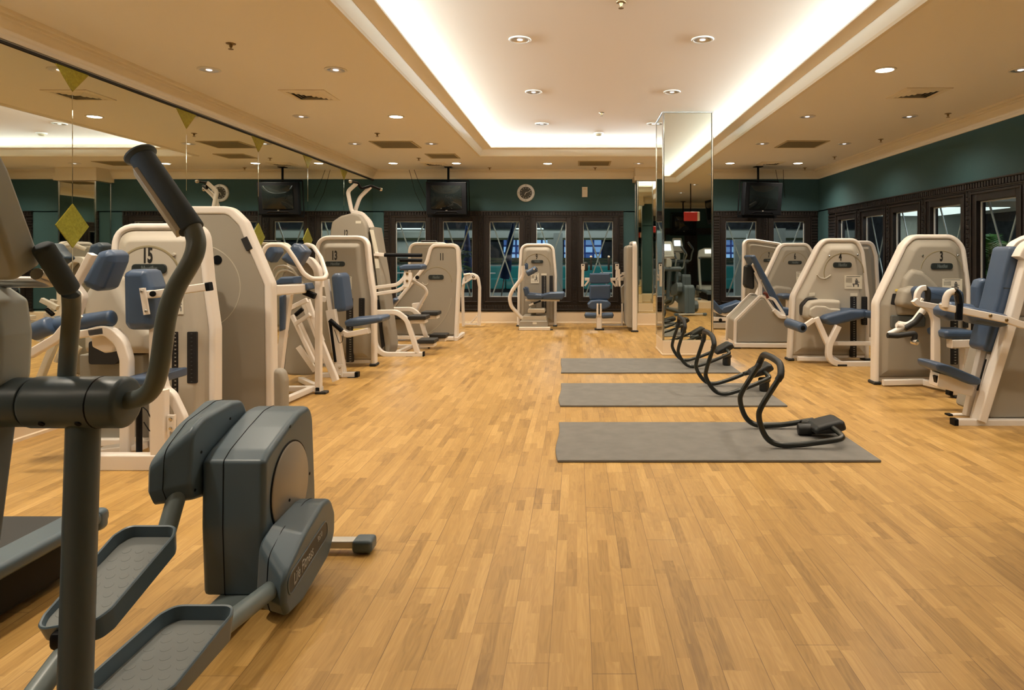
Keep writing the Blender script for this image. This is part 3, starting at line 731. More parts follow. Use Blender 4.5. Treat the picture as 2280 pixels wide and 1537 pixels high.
def tower(t, Yf, out, rad, depth=.12, fw=.048, inset=.075, drop=.035, body=.42, shroud='shroud', dish=True, frame_mat='frame_white', bins=.14):
    """out: outline in photo pixels from bottom left over the top to bottom right, at depth Yf"""
    F = front(Yf); raw = polypx(F, out); 
    for p in (raw[0], raw[-1]): p.y = .03
    closed = fillet(raw, rad, 7, True)
    ins = offset_poly(closed, fw/2)
    ins[0].y = raw[0].y; ins[-1].y = raw[-1].y
    mb = MB(); mb.bar([F.at(p[0], p[1], -depth/2) for p in ins], fw, depth, 0, F.N, .018); t.part('frame', mb, MATS[frame_mat])
    inn = offset_poly(closed, fw*.92)
    mb = MB()
    if dish: mb.dish(F, inn, -depth-.02, -.014, inset, -drop)
    else: mb.prism(F, inn, -depth-.02, -.014, .015)
    sh = t.part('shroud', mb, MATS[shroud])
    if body:
        mb = MB(); mb.prism(F, offset_poly(closed, bins), -depth-body*.5, -depth-.005, 0, .06); t.part('rear_shroud', mb, MATS['shroud_grey'])
    for p in (ins[0], ins[-1]):
        mb = MB(); mb.box(F.at(p[0], .015, -depth/2), (.075, depth+.03, .03), None, .008, 1); t.part('foot', mb, MATS['rubber'])
    mb = MB(); mb.bar([F.at(ins[0][0], .05, -depth/2), F.at(ins[-1][0], .05, -depth/2)], .045, .06, 0, F.N); t.part('base_bar', mb, MATS[frame_mat])
    return F, (-.014+drop if dish else -.014)
def number(t, F, n, txt, x0, y0, x1, y1):
    a, b = F.px((x0+x1)/2, (y0+y1)/2, n); h = abs(F.px(x0, y0, n)[1]-F.px(x0, y1, n)[1]); t.text('number', txt, F, a, b, n+.001, h, MATS['digit'], .50, bold=.006*h/.12)
def plate(t, F, n, x0, y0, x1, y1, txt='Nautilus'):
    r = hexpx(F, x0, y0, x1, y1, n); h = r[2][1]-r[0][1]; w = r[1][0]-r[0][0]
    mb = MB(); mb.prism(F, fillet(r, h*.45, 4, True), n, n+.010, .005); p = t.part('nameplate', mb, MATS['plate_dark'])
    t.text('lettering', txt, F, (r[0][0]+r[1][0])/2, (r[0][1]+r[2][1])/2, n+.0105, h*.55, MATS['plate_text'], .95*w/(h*5.2), parent=p, slant=.25, bold=.002)
def placard(t, F, n, x0, y0, x1, y1):
    r = hexpx(F, x0, y0, x1, y1, n); w = r[1][0]-r[0][0]; h = r[2][1]-r[0][1]
    mb = MB(); mb.prism(F, r, n, n+.004); p = t.part('instruction_placard', mb, MATS['placard'])
    mb = MB(); ax, ay = r[0]; R = Matrix((F.A, F.B, F.N)).transposed()
    def b(u, v, uw, vh): mb.box(F.at(ax+u*w, ay+v*h, n+.0045), (uw*w, vh*h, .001), R)
    b(.5,.92,.8,.04)
    for k in range(6): b(.25,.80-.06*k,.36,.018)
    for u, v, uw, vh in ((.68,.72,.10,.10),(.68,.52,.16,.26),(.60,.36,.30,.07),(.52,.26,.07,.20),(.78,.26,.07,.22),(.80,.5,.12,.05),(.25,.2,.3,.02)): b(u, v, uw, vh)
    t.part('printed_figure', mb, MATS['placard_ink'], p)
def slot(t, F, n, x0, y0, x1, y1, stack=True):
    r = hexpx(F, x0, y0, x1, y1, n); w = r[1][0]-r[0][0]; h = r[2][1]-r[0][1]
    mb = MB(); mb.prism(F, fillet(r, w*.12, 2, True), n-.03, n+.0025); p = t.part('weight_window', mb, MATS['slot_dark'], smooth=False)
    mb = MB(); R = Matrix((F.A, F.B, F.N)).transposed(); k = int(h/.026)
    for i in range(k):
        b = r[0][1]+h*(i+.5)/k
        if stack and i < k*.88: mb.box(F.at(r[0][0]+w*.62, b, n+.004), (w*.42, h/k*.62, .004), R)
    if stack: t.part('weight_stack', mb, MATS['stack_plate'], p, smooth=False)
    else: mb.bm.free()
    mb = MB()
    for i in range(k): mb.box(F.at(r[0][0]+w*(.60 if stack else .5), r[0][1]+h*(i+.5)/k, n+.0065), (w*.18, h/k*.22, .001), R)
    t.part('weight_mark', mb, MATS['stack_mark'] if stack else MATS['stack_plate'], p, smooth=False)
def arc(t, F, n, cx, cy, r, a0=5, a1=175, wid=.010, m='groove'):
    """groove pressed round the number, in pixels"""
    mb = MB(); pts = []
    for k in range(33):
        a = math.radians(a0+(a1-a0)*k/32); q = F.px(cx+r*math.cos(a), cy-r*math.sin(a), n); pts.append(F.at(q[0], q[1], n))
    mb.sweep(pts, rrect(.004, wid, .0015, 2), F.N); t.part('arc_groove', mb, MATS[m])
def pad(t, name, F, pts, n0, n1, bev=.03, rad=.03, px=True, m='pad_blue', label=None, parent=None):
    q = polypx(F, pts, n1) if px else [V(p) for p in pts]
    mb = MB(); mb.prism(F, fillet(q, rad, 4, True), n0, n1, bev, bev); return t.part(name, mb, MATS[m], parent, label)
def roller(t, p0, p1, r, name='roller_pad', cap=True, m='pad_blue'):
    mb = MB(); mb.cyl(p0, p1, r, r*.35); o = t.part(name, mb, MATS[m])
    if cap:
        d = (V(p1)-V(p0)).normalized(); mb = MB(); mb.lathe(V(p1)-d*.004, d, [(0,r*.5),(.008,r*.48),(.010,r*.3),(.014,r*.25),(.014,0)], 16); t.part('end_cap', mb, MATS['black'], o)
    return o
def bars(t, name, lst, m='frame_white'):
    """lst of (pixel path, Y, width, depth, fillet)"""
    for pts, Y, w, d, fl in lst:
        mb = MB(); mb.bar_px(pts, Y, w, d, fl); t.part(name, mb, MATS[m])
def bolt(t, p, r=.014, axis=(0,-1,0), m='steel'):
    mb = MB(); mb.lathe(p, axis, [(0,r),(.006,r),(.009,r*.7),(.009,0)], 10); t.part('bolt', mb, MATS[m])

# ------------------------------------------------------------------ machine 15 (torso rotation), nearest on the left
t = Thing('weight_machine', 'cream weight machine numbered 15 with blue roller pads, by the mirror wall', 'exercise machine', (-2.75, 4.5, 0), GYM)
F, n = tower(t, 4.6, [(245,985),(243,610),(247,497),(452,497),(463,623),(478,733),(478,985)], [0,.1,.17,.13,.3,.15,0], depth=.11, fw=.045, inset=.09, drop=.05, shroud='shroud_light', bins=.2)
number(t, F, n, '15', 319, 552, 338, 587); plate(t, F, n, 294, 588, 372, 609)
arc(t, F, n, 330, 621, 72, 10, 170, .016)
for x, y in ((269,568),(388,567)): bolt(t, F.at(*F.px(x, y, n), n), .012, F.N, 'shroud_light')
placard(t, F, n, 385, 655, 409, 700); slot(t, F, n, 383, 739, 397, 905); slot(t, F, n, 417, 739, 438, 854, False)
# moulded hump that covers the cam, with the dark cam opening below
Fh = front(4.6)
mb = MB(); mb.prism(Fh, fillet(polypx(Fh, [(180,790),(180,660),(202,622),(226,606),(254,622),(280,676),(312,718),(336,742),(337,790)], .16), .05, 4, True), -.1, .16, .06); t.part('cam_cover', mb, MATS['shroud_light'])
mb = MB(); mb.prism(Fh, fillet(polypx(Fh, [(176,790),(318,790),(318,985),(176,985)], .1), .01, 2, True), -.1, .10, .01); t.part('lower_panel', mb, MATS['shroud_grey'])
mb = MB(); mb.prism(Fh, fillet(polypx(Fh, [(197,760),(272,760),(272,798),(256,812),(197,812)], .165), .02, 3, True), .06, .166, .003); t.part('cam_opening', mb, MATS['slot_dark'])
mb = MB(); mb.bar_px([(176,985),(330,985)], 4.48, .05, .05); t.part('base_bar', mb, MATS['frame_white'])
Y = 4.15
mb = MB(); mb.prism(front(Y), fillet(polypx(front(Y), [(196,750),(232,735),(256,762),(244,786),(226,788),(198,774)]), .02, 3, True), -.14, -.02, .015); t.part('counterweight', mb, MATS['frame_white'])
# roller pads and their brackets
Fp = Frame((0,Y,0), (1,-.15,0), (0,0,1))
pad(t, 'arm_pad', front(Y), [(270,608),(284,600),(322,600),(336,640),(336,728),(322,736),(282,736),(272,722)], -.16, .03, .045, .035)
mb = MB(); mb.prism(front(Y-.05), polypx(front(Y-.05), [(309,642),(322,641),(332,700),(319,702)], .0), -.012, 0, .003); br = t.part('pad_bracket', mb, MATS['frame_white'])
for x, y in ((316,649),(326,693)): bolt(t, W(x, y, Y-.052), .009, (0,-1,0), 'brushed')
bars(t, 'pad_arm', [([(318,656),(345,655),(466,638)], Y-.02, .048, .04, .02)])
mb = MB(); mb.bar_px([(461,639),(470,637.5)], Y-.02, .052, .045); t.part('arm_end_cap', mb, MATS['black'])
mb = MB(); mb.cyl(W(340,654.5,Y-.05), W(340,654.5,Y-.08), .018, .006); t.part('adjustment_knob', mb, MATS['black'])
pad(t, 'arm_pad', front(Y), [(214,560),(236,555),(250,566),(248,584),(224,644),(206,650),(184,640),(176,626)], -.16, .03, .045, .03)
bars(t, 'pad_arm', [([(206,566),(168,636),(186,660),(172,700)], Y-.1, .035, .05, .03)])
roller(t, W(112,728,Y), W(253,708,Y), .05, 'long_roller_pad', False)
bars(t, 'roller_bracket', [([(128,752),(236,736)], Y-.02, .05, .06, 0)])
roller(t, W(72,742,Y-.05), W(116,722,Y-.05), .055, 'roller_pad', False)
bars(t, 'support_leg', [([(205,742),(240,733),(272,762),(283,800),(283,1008)], Y-.02, .062, .06, .12), ([(342,676),(342,1010)], Y+.05, .03, .05, 0), ([(356,868),(356,1046)], 4.0, .085, .06, 0),
     ([(352,800),(366,868),(383,880),(407,930),(407,985)], 4.1, .052, .05, .08)])
mb = MB(); mb.prism(front(3.985), polypx(front(3.985), [(372,925),(388,925),(388,962),(372,962)]), -.02, 0, .003); t.part('gusset_plate', mb, MATS['frame_white'])
for y in (933,954): bolt(t, W(380,y,3.983), .010)
bars(t, 'base_bar', [([(190,1028),(372,1028)], 4.0, .095, .07, 0), ([(240,1022),(312,978)], 4.3, .05, .06, 0)])
mb = MB(); mb.bar_px([(226,1003),(330,990)], 4.18, .035, .12); t.part('foot_plate', mb, MATS['frame_white'])
pad(t, 'seat_pad', front(4.05), [(270,842),(345,838),(345,858),(285,866)], -.35, 0, .02, .01)
mb = MB(); mb.cyl(W(310,900,4.05), W(310,1022,4.05), .017); t.part('gas_strut', mb, MATS['black'])
mb = MB(); mb.tube_px([(316,905),(328,915),(342,945),(336,965),(320,940)], 4.03, .003, .05, 6); t.part('cable', mb, MATS['black'])
# long arm on the mirror side
bars(t, 'side_arm', [([(172,700),(130,752),(66,790)], Y-.2, .05, .05, .1)])

# ------------------------------------------------------------------ tall plain tower (machine 14) seen from behind
t = Thing('weight_machine', 'tall machine with plain unnumbered beige tower and white hooped arms, behind machine 15', 'exercise machine', (-2.9, 5.7, 0), GYM)
F, n = tower(t, 5.06, [(366,905),(368,520),(380,459),(512,459),(545,492),(605,632),(609,905)], [0,.02,.1,.14,.1,.12,0], depth=.10, fw=.06, dish=False, body=.3, bins=.25)
mb = MB(); mb.lathe(F.at(*F.px(484,579,n), n), F.N, [(0,.035),(.006,.034),(.008,0)], 20); t.part('access_plug', mb, MATS['black'])
arc(t, F, n, 440, 640, 95, -70, 80, .008, 'shroud_light'); 
mb = MB(); a, b = F.px(551, 543, -.01); mb.box(F.at(a, b, -.004), (.05, .02, .10), Matrix.Rotation(math.radians(-25), 3, 'Y'), .003, 1); t.part('slot', mb, MATS['slot_dark'])
mb = MB(); Fq = front(5.08); mb.prism(Fq, fillet(polypx(Fq, [(604,944),(604,822),(626,826),(632,850),(632,944)]), .06, 4, True), -.09, 0, .03); t.part('lower_cover', mb, MATS['shroud'])

# ------------------------------------------------------------------ abdominal machine with hooped arms
Fs = front(6.72)
mb = MB(); mb.prism(Fs, fillet(polypx(Fs, [(626,838),(626,610),(650,583),(688,580),(706,606),(712,836)]), .12, 5, True), -.10, 0, .03); t.part('shroud', mb, MATS['shroud'])
bars(t, 'shroud_frame', [([(664,592),(668,580),(690,577),(708,600),(712,640)], 6.70, .06, .1, .12)])
for k, (dx, dy) in enumerate(((0,0),(6,10))):
    mb = MB(); mb.tube_px([(606+dx,612+dy),(614+dx,594+dy),(634+dx,592+dy),(652+dx,600+dy),(668+dx,622+dy)], 6.71, .012, .1, 8); t.part('shroud_rib', mb, MATS['shroud_light'])
Yn = 6.2
mb = MB(); mb.tube([W(x, y, q) for x, y, q in [(584,566,5.95),(594,545,5.95),(634,545,5.98),(655,575,6.0),(676,609,6.02),(693,621,6.05),(722,621,6.1),(727,612,6.3),(715,575,6.5),(698,549,6.6),(682,544,6.65),(666,556,6.7)]], .020, .10, 12, (0,-.3,.9)); t.part('hoop_arm', mb, MATS['frame_white'])
bars(t, 'upright', [([(709.5,622),(709.5,874)], 6.2, .053, .06, 0)])
mb = MB(); mb.box(W(712,874,6.2)+V((.02,0,-.0)), (.10,.09,.025), None, .006, 1); t.part('foot', mb, MATS['rubber'])
mb = MB(); mb.bar([W(604,647,5.14), W(672,643,6.1)], .08, .08, 0, (0,0,1)); t.part('head_beam', mb, MATS['frame_white'])
pad(t, 'arm_rest', front(6.1), [(613,626),(624,617),(655,616),(656,632),(614,636)], -.16, .02, .02, .012)
pad(t, 'arm_rest', front(6.1), [(664,634),(682,630),(688,645),(668,650)], -.12, .04, .02, .012)
mb = MB(); mb.bar_px([(678,650),(702,660)], 6.15, .05, .06); t.part('pad_bracket', mb, MATS['black'])
pad(t, 'shoulder_pad', front(6.55), [(582,548),(594,539),(612,545),(617,562),(600,588),(590,578)], -.16, .03, .04, .03)
pad(t, 'shoulder_pad', front(6.40), [(619,576),(636,560),(650,541),(666,544),(682,560),(660,597),(640,590)], -.14, .05, .05, .03)
bars(t, 'leg', [([(644,655),(632,740),(618,860)], 6.05, .055, .07, 0), ([(676,668),(748,848)], 6.62, .06, .06, 0), ([(684,668),(716,760)], 6.5, .05, .05, 0)])
bars(t, 'linkage_bar', [([(648,686),(684,668)], 6.4, .045, .04, 0), ([(650,702),(700,808)], 6.5, .035, .04, 0), ([(664,712),(706,806)], 6.6, .035, .04, 0), ([(658,722),(690,700)], 6.45, .035, .04, 0), ([(664,772),(702,826)], 6.64, .05, .03, 0)])
mb = MB(); mb.cyl(W(637,748,6.1), W(628,832,6.1), .016); t.part('gas_strut', mb, MATS['black'])
mb = MB(); mb.cyl(W(658,702,6.4), W(674,688,6.4), .02, .005); t.part('shock_absorber', mb, MATS['black'])
mb = MB(); mb.cyl(W(640,735,6.12), W(636,752,6.1), .022, .004); t.part('strut_collar', mb, MATS['steel'])
bars(t, 'base_bar', [([(632,866),(714,866)], 6.2, .05, .06, 0)])
mb = MB(); mb.bar([W(694,866,6.2), V((-2.5,5.22,.03))], .05, .05, 0, (0,0,1)); t.part('base_bar', mb, MATS['frame_white'])
mb = MB(); mb.bar([W(714,866,6.2), V((-2.72,6.74,.03))], .05, .05, 0, (0,0,1)); t.part('base_bar', mb, MATS['frame_white'])
mb = MB(); mb.box((-2.72,5.95,.075), (.20,.28,.03), None, .01, 2); t.part('foot_plate', mb, MATS['rubber'])
pad(t, 'back_pad', front(5.95), [(620,660),(632,656),(630,735),(620,740)], -.05, .02, .02, .01)

# ------------------------------------------------------------------ machine 13
t = Thing('weight_machine', 'weight machine numbered 13 with upright blue back pad, left of the aisle', 'exercise machine', (-2.55, 7.6, 0), GYM)
F, n = tower(t, 7.72, [(699,816),(700,640),(701,524.5),(818,524.5),(825,604),(834,665),(835,816)], [0,.1,.17,.14,.3,.15,0], depth=.12, fw=.05, inset=.10, drop=.05)
number(t, F, n, '13', 738, 560, 751, 580); plate(t, F, n, 724, 582, 768, 593.5); placard(t, F, n, 763, 616, 783, 645)
slot(t, F, n, 771, 664, 786.5, 807); slot(t, F, n, 799, 664, 811, 708, False)
Ys = 7.15
pad(t, 'back_pad', Frame((0,Ys,0)), [(735,617),(740,609),(753,608),(759,615),(768,686),(764,694),(748,696),(742,688)], -.28, .03, .045, .07)
pad(t, 'seat_pad', front(Ys), [(764,716),(776,711),(845,705),(851,709),(849,718),(790,728),(768,728)], -.32, .03, .03, .03)
bars(t, 'post', [([(727,622),(737,690)], Ys+.1, .05, .06, 0), ([(737,690),(761,836)], Ys-.05, .10, .07, 0), ([(728,668),(716,665),(700,676)], Ys+.1, .06, .05, .04)])
bars(t, 'seat_bracket', [([(756,736),(776,745),(822,736)], Ys-.02, .06, .10, .03)])
mb = MB(); mb.prism(front(Ys-.06), polypx(front(Ys-.06), [(786,733),(812,731),(812,738),(786,741)]), -.02, .0, .001); t.part('warning_label', mb, MATS['warn_yellow'])
mb = MB(); mb.cyl(W(735,714,Ys-.08), W(747,806,Ys-.08), .016); t.part('gas_strut', mb, MATS['black'])
mb = MB(); mb.cyl(W(734,713,Ys-.1), W(762,737,Ys-.1), .024, .006); t.part('adjustment_lever', mb, MATS['black'])
mb = MB(); mb.tube_px([(745,735),(755,765),(762,762),(764,745)], Ys-.12, .003, .05, 6); t.part('cable', mb, MATS['black'])
bars(t, 'base_bar', [([(706,836),(794,834)], 7.05, .05, .07, 0)])
mb = MB(); mb.bar_px([(792,834),(799,834)], 7.05, .055, .075); t.part('end_cap', mb, MATS['black'])
mb = MB(); mb.box(W(784,842,7.02), (.09,.07,.02), None, .006, 1); t.part('foot', mb, MATS['rubber'])
mb = MB(); mb.prism(front(7.0), polypx(front(7.0), [(751,813),(762,813),(762,840),(751,840)]), -.02, 0, .003); t.part('gusset_plate', mb, MATS['frame_white'])
for y in (819,836): bolt(t, W(756.5,y,6.998), .012)

# ------------------------------------------------------------------ machine 12 (dip and chin-up station)
t = Thing('weight_machine', 'tall dip and chin-up machine numbered 12 with overhead handles', 'exercise machine', (-2.8, 8.8, 0), GYM)
Fm = front(8.62)
mb = MB(); mb.prism(Fm, fillet(polypx(Fm, [(734,790),(734,520),(738,494),(757,481),(784,474),(801,478),(812,494),(816,505),(834,610),(858,772),(858,788)]), [0,.03,.08,.1,.05,.1,.1,0,0,.05,0], 4, True), -.35, 0, .03); t.part('shroud', mb, MATS['shroud'])
bars(t, 'frame', [([(786,474),(803,474),(822,494),(827,507)], 8.78, .05, .12, .18)])
mb = MB(); mb.prism(Fm, polypx(Fm, [(822,505),(831,505),(849,613),(869,770),(866,792),(858,790),(840,640)], .02), -.36, .02, .02); t.part('side_column', mb, MATS['shroud'])
mb = MB(); mb.prism(Fm, polypx(Fm, [(823,512),(831,512),(842,565),(835,565)], .022), -.0, .024); t.part('instruction_placard', mb, MATS['placard'])
mb = MB(); mb.prism(Fm, polypx(Fm, [(834,576),(842,576),(845,598),(837,598)], .022), -.0, .024); t.part('instruction_placard', mb, MATS['placard'])
mb = MB(); mb.prism(Fm, polypx(Fm, [(792,492),(804,492),(804,498),(792,498)], .0), -.0, .003); t.part('warning_label', mb, MATS['placard'])
mb = MB(); mb.prism(Fm, polypx(Fm, [(837,668),(842,668),(850,735),(856,770),(850,776),(846,745)], .022), 0, .024); t.part('track_slot', mb, MATS['slot_dark'])
number(t, Fm, 0, '12', 765, 513, 775, 524+3)
mb = MB(); mb.tube_px([(786,475),(782,466),(775,430),(777,424),(796,407)], 8.75, .026, .12, 12); t.part('chin_up_handle', mb, MATS['frame_white'])
mb = MB(); mb.tube_px([(791,474),(792,466),(801,440),(825,416)], 8.9, .026, .2, 12); t.part('chin_up_handle', mb, MATS['frame_white'])
mb = MB(); mb.tube([W(780,404,8.5), W(797,407,8.75), W(803,421,8.8), W(827,414,8.9), W(846,421.5,9.05)], .017, .06, 10); t.part('overhead_grip', mb, MATS['black'])
for p in (W(780,404,8.5), W(848,422,9.06)):
    mb = MB(); mb.ball(p, .024); t.part('grip_end', mb, MATS['steel'])
Yn, Yf_ = 8.5, 9.25
bars(t, 'side_frame', [([(830,665),(835,770),(852,790),(942,789)], Yn, .062, .06, .22), ([(832,696),(884,695),(906,712),(930,786)], Yn, .062, .06, .16),
     ([(850,613),(866,740),(876,772),(953,772)], Yf_, .055, .06, .2), ([(846,689),(918,688.5),(934,702),(955,772)], Yf_, .055, .06, .14)])
for x, y, q in ((943,789,Yn), (955,772,Yf_)):
    mb = MB(); mb.bar_px([(x-1,y),(x+2,y)], q, .068, .066); t.part('end_cap', mb, MATS['black'])
mb = MB(); mb.box(W(912,795,Yn), (.09,.07,.025), None, .006, 1); t.part('foot', mb, MATS['rubber'])
mb = MB(); mb.bar([W(886,785,Yn), W(914,772,Yf_)], .05, .05, 0, (0,0,1)); t.part('cross_tube', mb, MATS['frame_white'])
for x0, x1, y, q in ((913,953,706,Yn+.1), (942,979,697,Yf_), (933,972,758.5,Yn+.15), (960,997,747,Yf_)):
    mb = MB(); a = W((x0+x1)/2, y, q); mb.box(a, (GX(x1,q)-GX(x0,q), .26, .05), None, .012, 2); s_ = t.part('step_plate', mb, MATS['rubber'])
    mb = MB(); mb.box(a-V((0,0,.05)), ((GX(x1,q)-GX(x0,q))*.85, .18, .05), None, .008, 1); t.part('step_bracket', mb, MATS['frame_white'], s_)
bars(t, 'dip_arm', [([(834,641),(886,634),(902,618),(905,600)], 8.5, .045, .05, .15), ([(834,655.5),(884,648),(900,640),(917,615)], 8.5, .045, .05, .15), ([(836,566),(856,568)], 8.6, .05, .05, 0)])
mb = MB(); mb.prism(front(8.46), fillet(polypx(front(8.46), [(899,605),(917,605),(917,622),(910,640),(898,640)]), .02, 3, True), -.05, 0, .004); t.part('gusset_plate', mb, MATS['frame_white'])
for y in (609.5,625.5): bolt(t, W(906.5,y,8.458), .016, (0,-1,0), 'brass')
pad(t, 'forearm_pad', front(8.5), [(886,594),(900,589),(934,588),(942,592),(940,601),(890,603)], -.2, .06, .025, .02)
for a, b, q in (((855,568),(940,568.5),8.6), ((890,579.6),(940,580),9.2)):
    mb = MB(); mb.cyl(W(*a,q), W(*b,q), .024, .008); t.part('bar_grip', mb, MATS['black'])
bars(t, 'grip_stub', [([(833,567.5),(857,568)], 8.6, .032, .032, 0)])
mb = MB(); mb.tube_px([(917,624),(946,641),(951,652),(929,690)], 8.8, .022, .12, 12); t.part('swing_handle', mb, MATS['frame_white'])

# ------------------------------------------------------------------ machine 11
t = Thing('weight_machine', 'weight machine numbered 11 with narrow shouldered top, before the far windows', 'exercise machine', (-2.2, 10.2, 0), GYM)
F, n = tower(t, 10.1, [(868,757),(868,684),(937,598),(946,582),(957,542),(1022,542),(1025,602),(1018,757)], [0,.06,.1,.2,.14,.13,.3,0], depth=.14, fw=.055, dish=False, body=.45)
number(t, F, n, '11', 979, 565, 988, 580.5); plate(t, F, n, 954, 612, 988, 623); arc(t, F, n, 972, 629, 34, 0, 150, .010)
mb = MB(); pts = [(940,629),(943,634),(950,635),(953,631)]; mb.tube([F.at(*F.px(x,y,n), n) for x, y in pts], .008, .05, 8); t.part('arc_end', mb, MATS['shroud_light'])
arc(t, F, n, 905, 655, 100, -62, -5, .006, 'shroud_light')
pad(t, 'back_pad', front(9.98), [(866,676),(876,664),(884,668),(868,684)], -.3, 0, .02, .01)
pad(t, 'seat_pad', front(9.95), [(866,712),(868,702),(890,700),(905,704),(905,712)], -.3, 0, .02, .01, m='rubber')
bars(t, 'base_bar', [([(876,751),(1010,754)], 10.02, .055, .06, 0)])
mb = MB(); mb.bar([W(1014,756,10.05), V((GX(1030,10.5), 10.55, .05))], .055, .05, 0, (0,0,1)); t.part('base_bar', mb, MATS['frame_white'])
bars(t, 'weight_arm', [([(938,676),(930,690),(924,700)], 9.98, .05, .05, .05)])
mb = MB(); mb.prism(front(9.98), fillet(polypx(front(9.98), [(916,676),(932,674),(937,682),(930,692),(918,690)]), .02, 3, True), -.06, 0, .01); t.part('pivot_block', mb, MATS['frame_white'])
bolt(t, W(929,618,10.0), .03, (0,-1,0), 'black')

# ------------------------------------------------------------------ machine 10, behind 11
t = Thing('weight_machine', 'unnumbered cream machine half hidden behind machine 11', 'exercise machine', (-2.5, 11.5, 0), GYM)
F, n = tower(t, 11.3, [(906,735),(908,600),(908,539.5),(1000,539.5),(1003,600),(1003,735)], [0,.1,.16,.16,.1,0], depth=.14, fw=.05, inset=.05, drop=.02)
mb = MB(); mb.box(W(956,537.5,11.4), (.25,.16,.03), None, .008, 1); t.part('top_pad', mb, MATS['rubber'])
bars(t, 'lever_frame', [([(1032,727),(1030,650),(1034,618),(1050,610),(1064,616),(1068,640),(1067,725)], 11.95, .05, .06, .1), ([(1029,634),(1052,619)], 11.9, .03, .05, 0), ([(1046,722),(1062,704)], 11.95, .03, .04, 0), ([(1031,722.5),(1070,722.5)], 11.95, .03, .05, 0)])
mb = MB(); mb.prism(front(11.9), fillet(polypx(front(11.9), [(1036,626),(1038,614),(1052,609),(1062,616),(1060,624),(1050,622)]), .03, 3, True), -.08, 0, .006); t.part('pivot_plate', mb, MATS['frame_white'])
bolt(t, W(1054,617,11.89), .025, (0,-1,0), 'black'); bolt(t, W(1054,617,11.88), .015)
mb = MB(); mb.tube_px([(1033,612),(1047,610)], 11.9, .02, 0, 8); t.part('lever_tube', mb, MATS['frame_white'])
# ------------------------------------------------------------------ machine 9
t = Thing('weight_machine', 'weight machine numbered 9 with curved white arm, standing below the wall clock', 'exercise machine', (-.65, 11.9, 0), GYM)
F, n = tower(t, 12.05, [(1151,723),(1152.5,628),(1158,542),(1234,542),(1240,614),(1239,723)], [0,.2,.17,.17,.2,0], depth=.12, fw=.048, inset=.09, drop=.04)
number(t, F, n, '9', 1192, 566, 1198, 578); plate(t, F, n, 1182.6, 579, 1209.5, 586.5, 'Nautilus'); placard(t, F, n, 1182, 608, 1200, 631)
slot(t, F, n, 1206, 614, 1216.5, 697); slot(t, F, n, 1223.5, 614, 1231, 649, False); arc(t, F, n, 1196, 596, 31, 5, 175, .008)
mb = MB(); mb.prism(F, polypx(F, [(1205,609),(1217,609),(1217,613.5),(1205,613.5)], n), n, n+.003); t.part('warning_label', mb, MATS['placard'])
mb = MB(); mb.tube_px([(1164.5,592),(1165,615),(1142,645),(1134,662),(1138,682),(1162,709),(1176,712)], 11.6, .032, .2, 12); t.part('curved_arm', mb, MATS['frame_white'])
roller(t, W(1173,610,11.6), W(1195,598,11.6), .052); roller(t, W(1172,600,11.75), W(1172,587,11.75), .03)
mb = MB(); mb.lathe(W(1189,599.5,11.545), (0,-1,0), [(0,.014),(.01,.013),(.012,0)], 12); t.part('pad_bolt', mb, MATS['white_plastic'])
pad(t, 'back_rest', front(11.55), [(1164,642),(1168,639),(1174,641),(1178,656),(1174,662),(1168,660)], -.3, 0, .03, .03)
pad(t, 'seat_pad', front(11.55), [(1170,656),(1176,653),(1206,656),(1209,662),(1206,667),(1174,667)], -.34, 0, .03, .025)
pad(t, 'seat_pad', front(11.6), [(1205,657),(1222,652),(1256,651),(1258,660),(1250,668),(1208,667)], -.30, 0, .03, .025)
bars(t, 'seat_bar', [([(1170,668.5),(1246,668.5)], 11.7, .035, .08, 0), ([(1178,680),(1200,671)], 11.6, .03, .03, 0)])
mb = MB(); mb.cyl(W(1188,676,11.55), W(1204,670,11.55), .016); t.part('adjustment_lever', mb, MATS['black'])
bars(t, 'seat_post', [([(1188,668),(1188,716)], 11.72, .09, .09, 0)], 'shroud')
for z0, z1, x0, x1 in ((688,697,1174,1214), (704,716,1162,1217)):
    mb = MB(); q = front(11.5); mb.prism(q, fillet(polypx(q, [(x0,z1),(x1,z1),(x1-2,z0),(x0+2,z0)]), .02, 3, True), -.35, 0, .01); t.part('swivel_plate', mb, MATS['shroud_light'])
q = front(11.47); mb = MB(); mb.prism(q, fillet(polypx(q, [(1154,728),(1220,728),(1218,715),(1158,715)]), .02, 3, True), -.4, 0, .015); t.part('base_housing', mb, MATS['shroud'])
mb = MB(); mb.prism(q, fillet(polypx(q, [(1186,718),(1195,718),(1195,722),(1186,722)]), .005, 2, True), 0, .003); t.part('warning_label', mb, MATS['placard'])
bars(t, 'base_bar', [([(1156,732),(1225,732)], 11.45, .055, .06, 0)])
for x in (1160, 1226):
    mb = MB(); mb.box(V((GX(x,11.47), 11.47, .01)), (.08,.07,.02), None, .005, 1); t.part('foot', mb, MATS['rubber'])

# ------------------------------------------------------------------ machine 8: bench seen head on, tower seen edge on
t = Thing('weight_machine', 'machine with blue padded bench facing the camera, left of the mirrored pillar', 'exercise machine', (.6, 11.6, 0), GYM)
Fe = Frame((.925,0,0), (0,-1,0), (0,0,1))          # faces -X
path = fillet([V((-11.22,.03)), V((-11.22,1.2)), V((-11.22,1.467)), V((-11.95,1.467)), V((-12.0,1.2)), V((-12.0,.03))], [0,0,.12,.12,.1,0], 5, True)
mb = MB(); mb.bar([Fe.at(p[0], p[1], -.035) for p in path], .05, .07, 0, Fe.N, .015); t.part('frame', mb, MATS['frame_white'])
mb = MB(); mb.prism(Fe, offset_poly(path, .04), -.02, .10, .05); t.part('shroud', mb, MATS['shroud'])
mb = MB(); mb.prism(Fe, offset_poly(path, .03), -.085, -.05, 0, .02); t.part('rear_shroud', mb, MATS['shroud_light'])
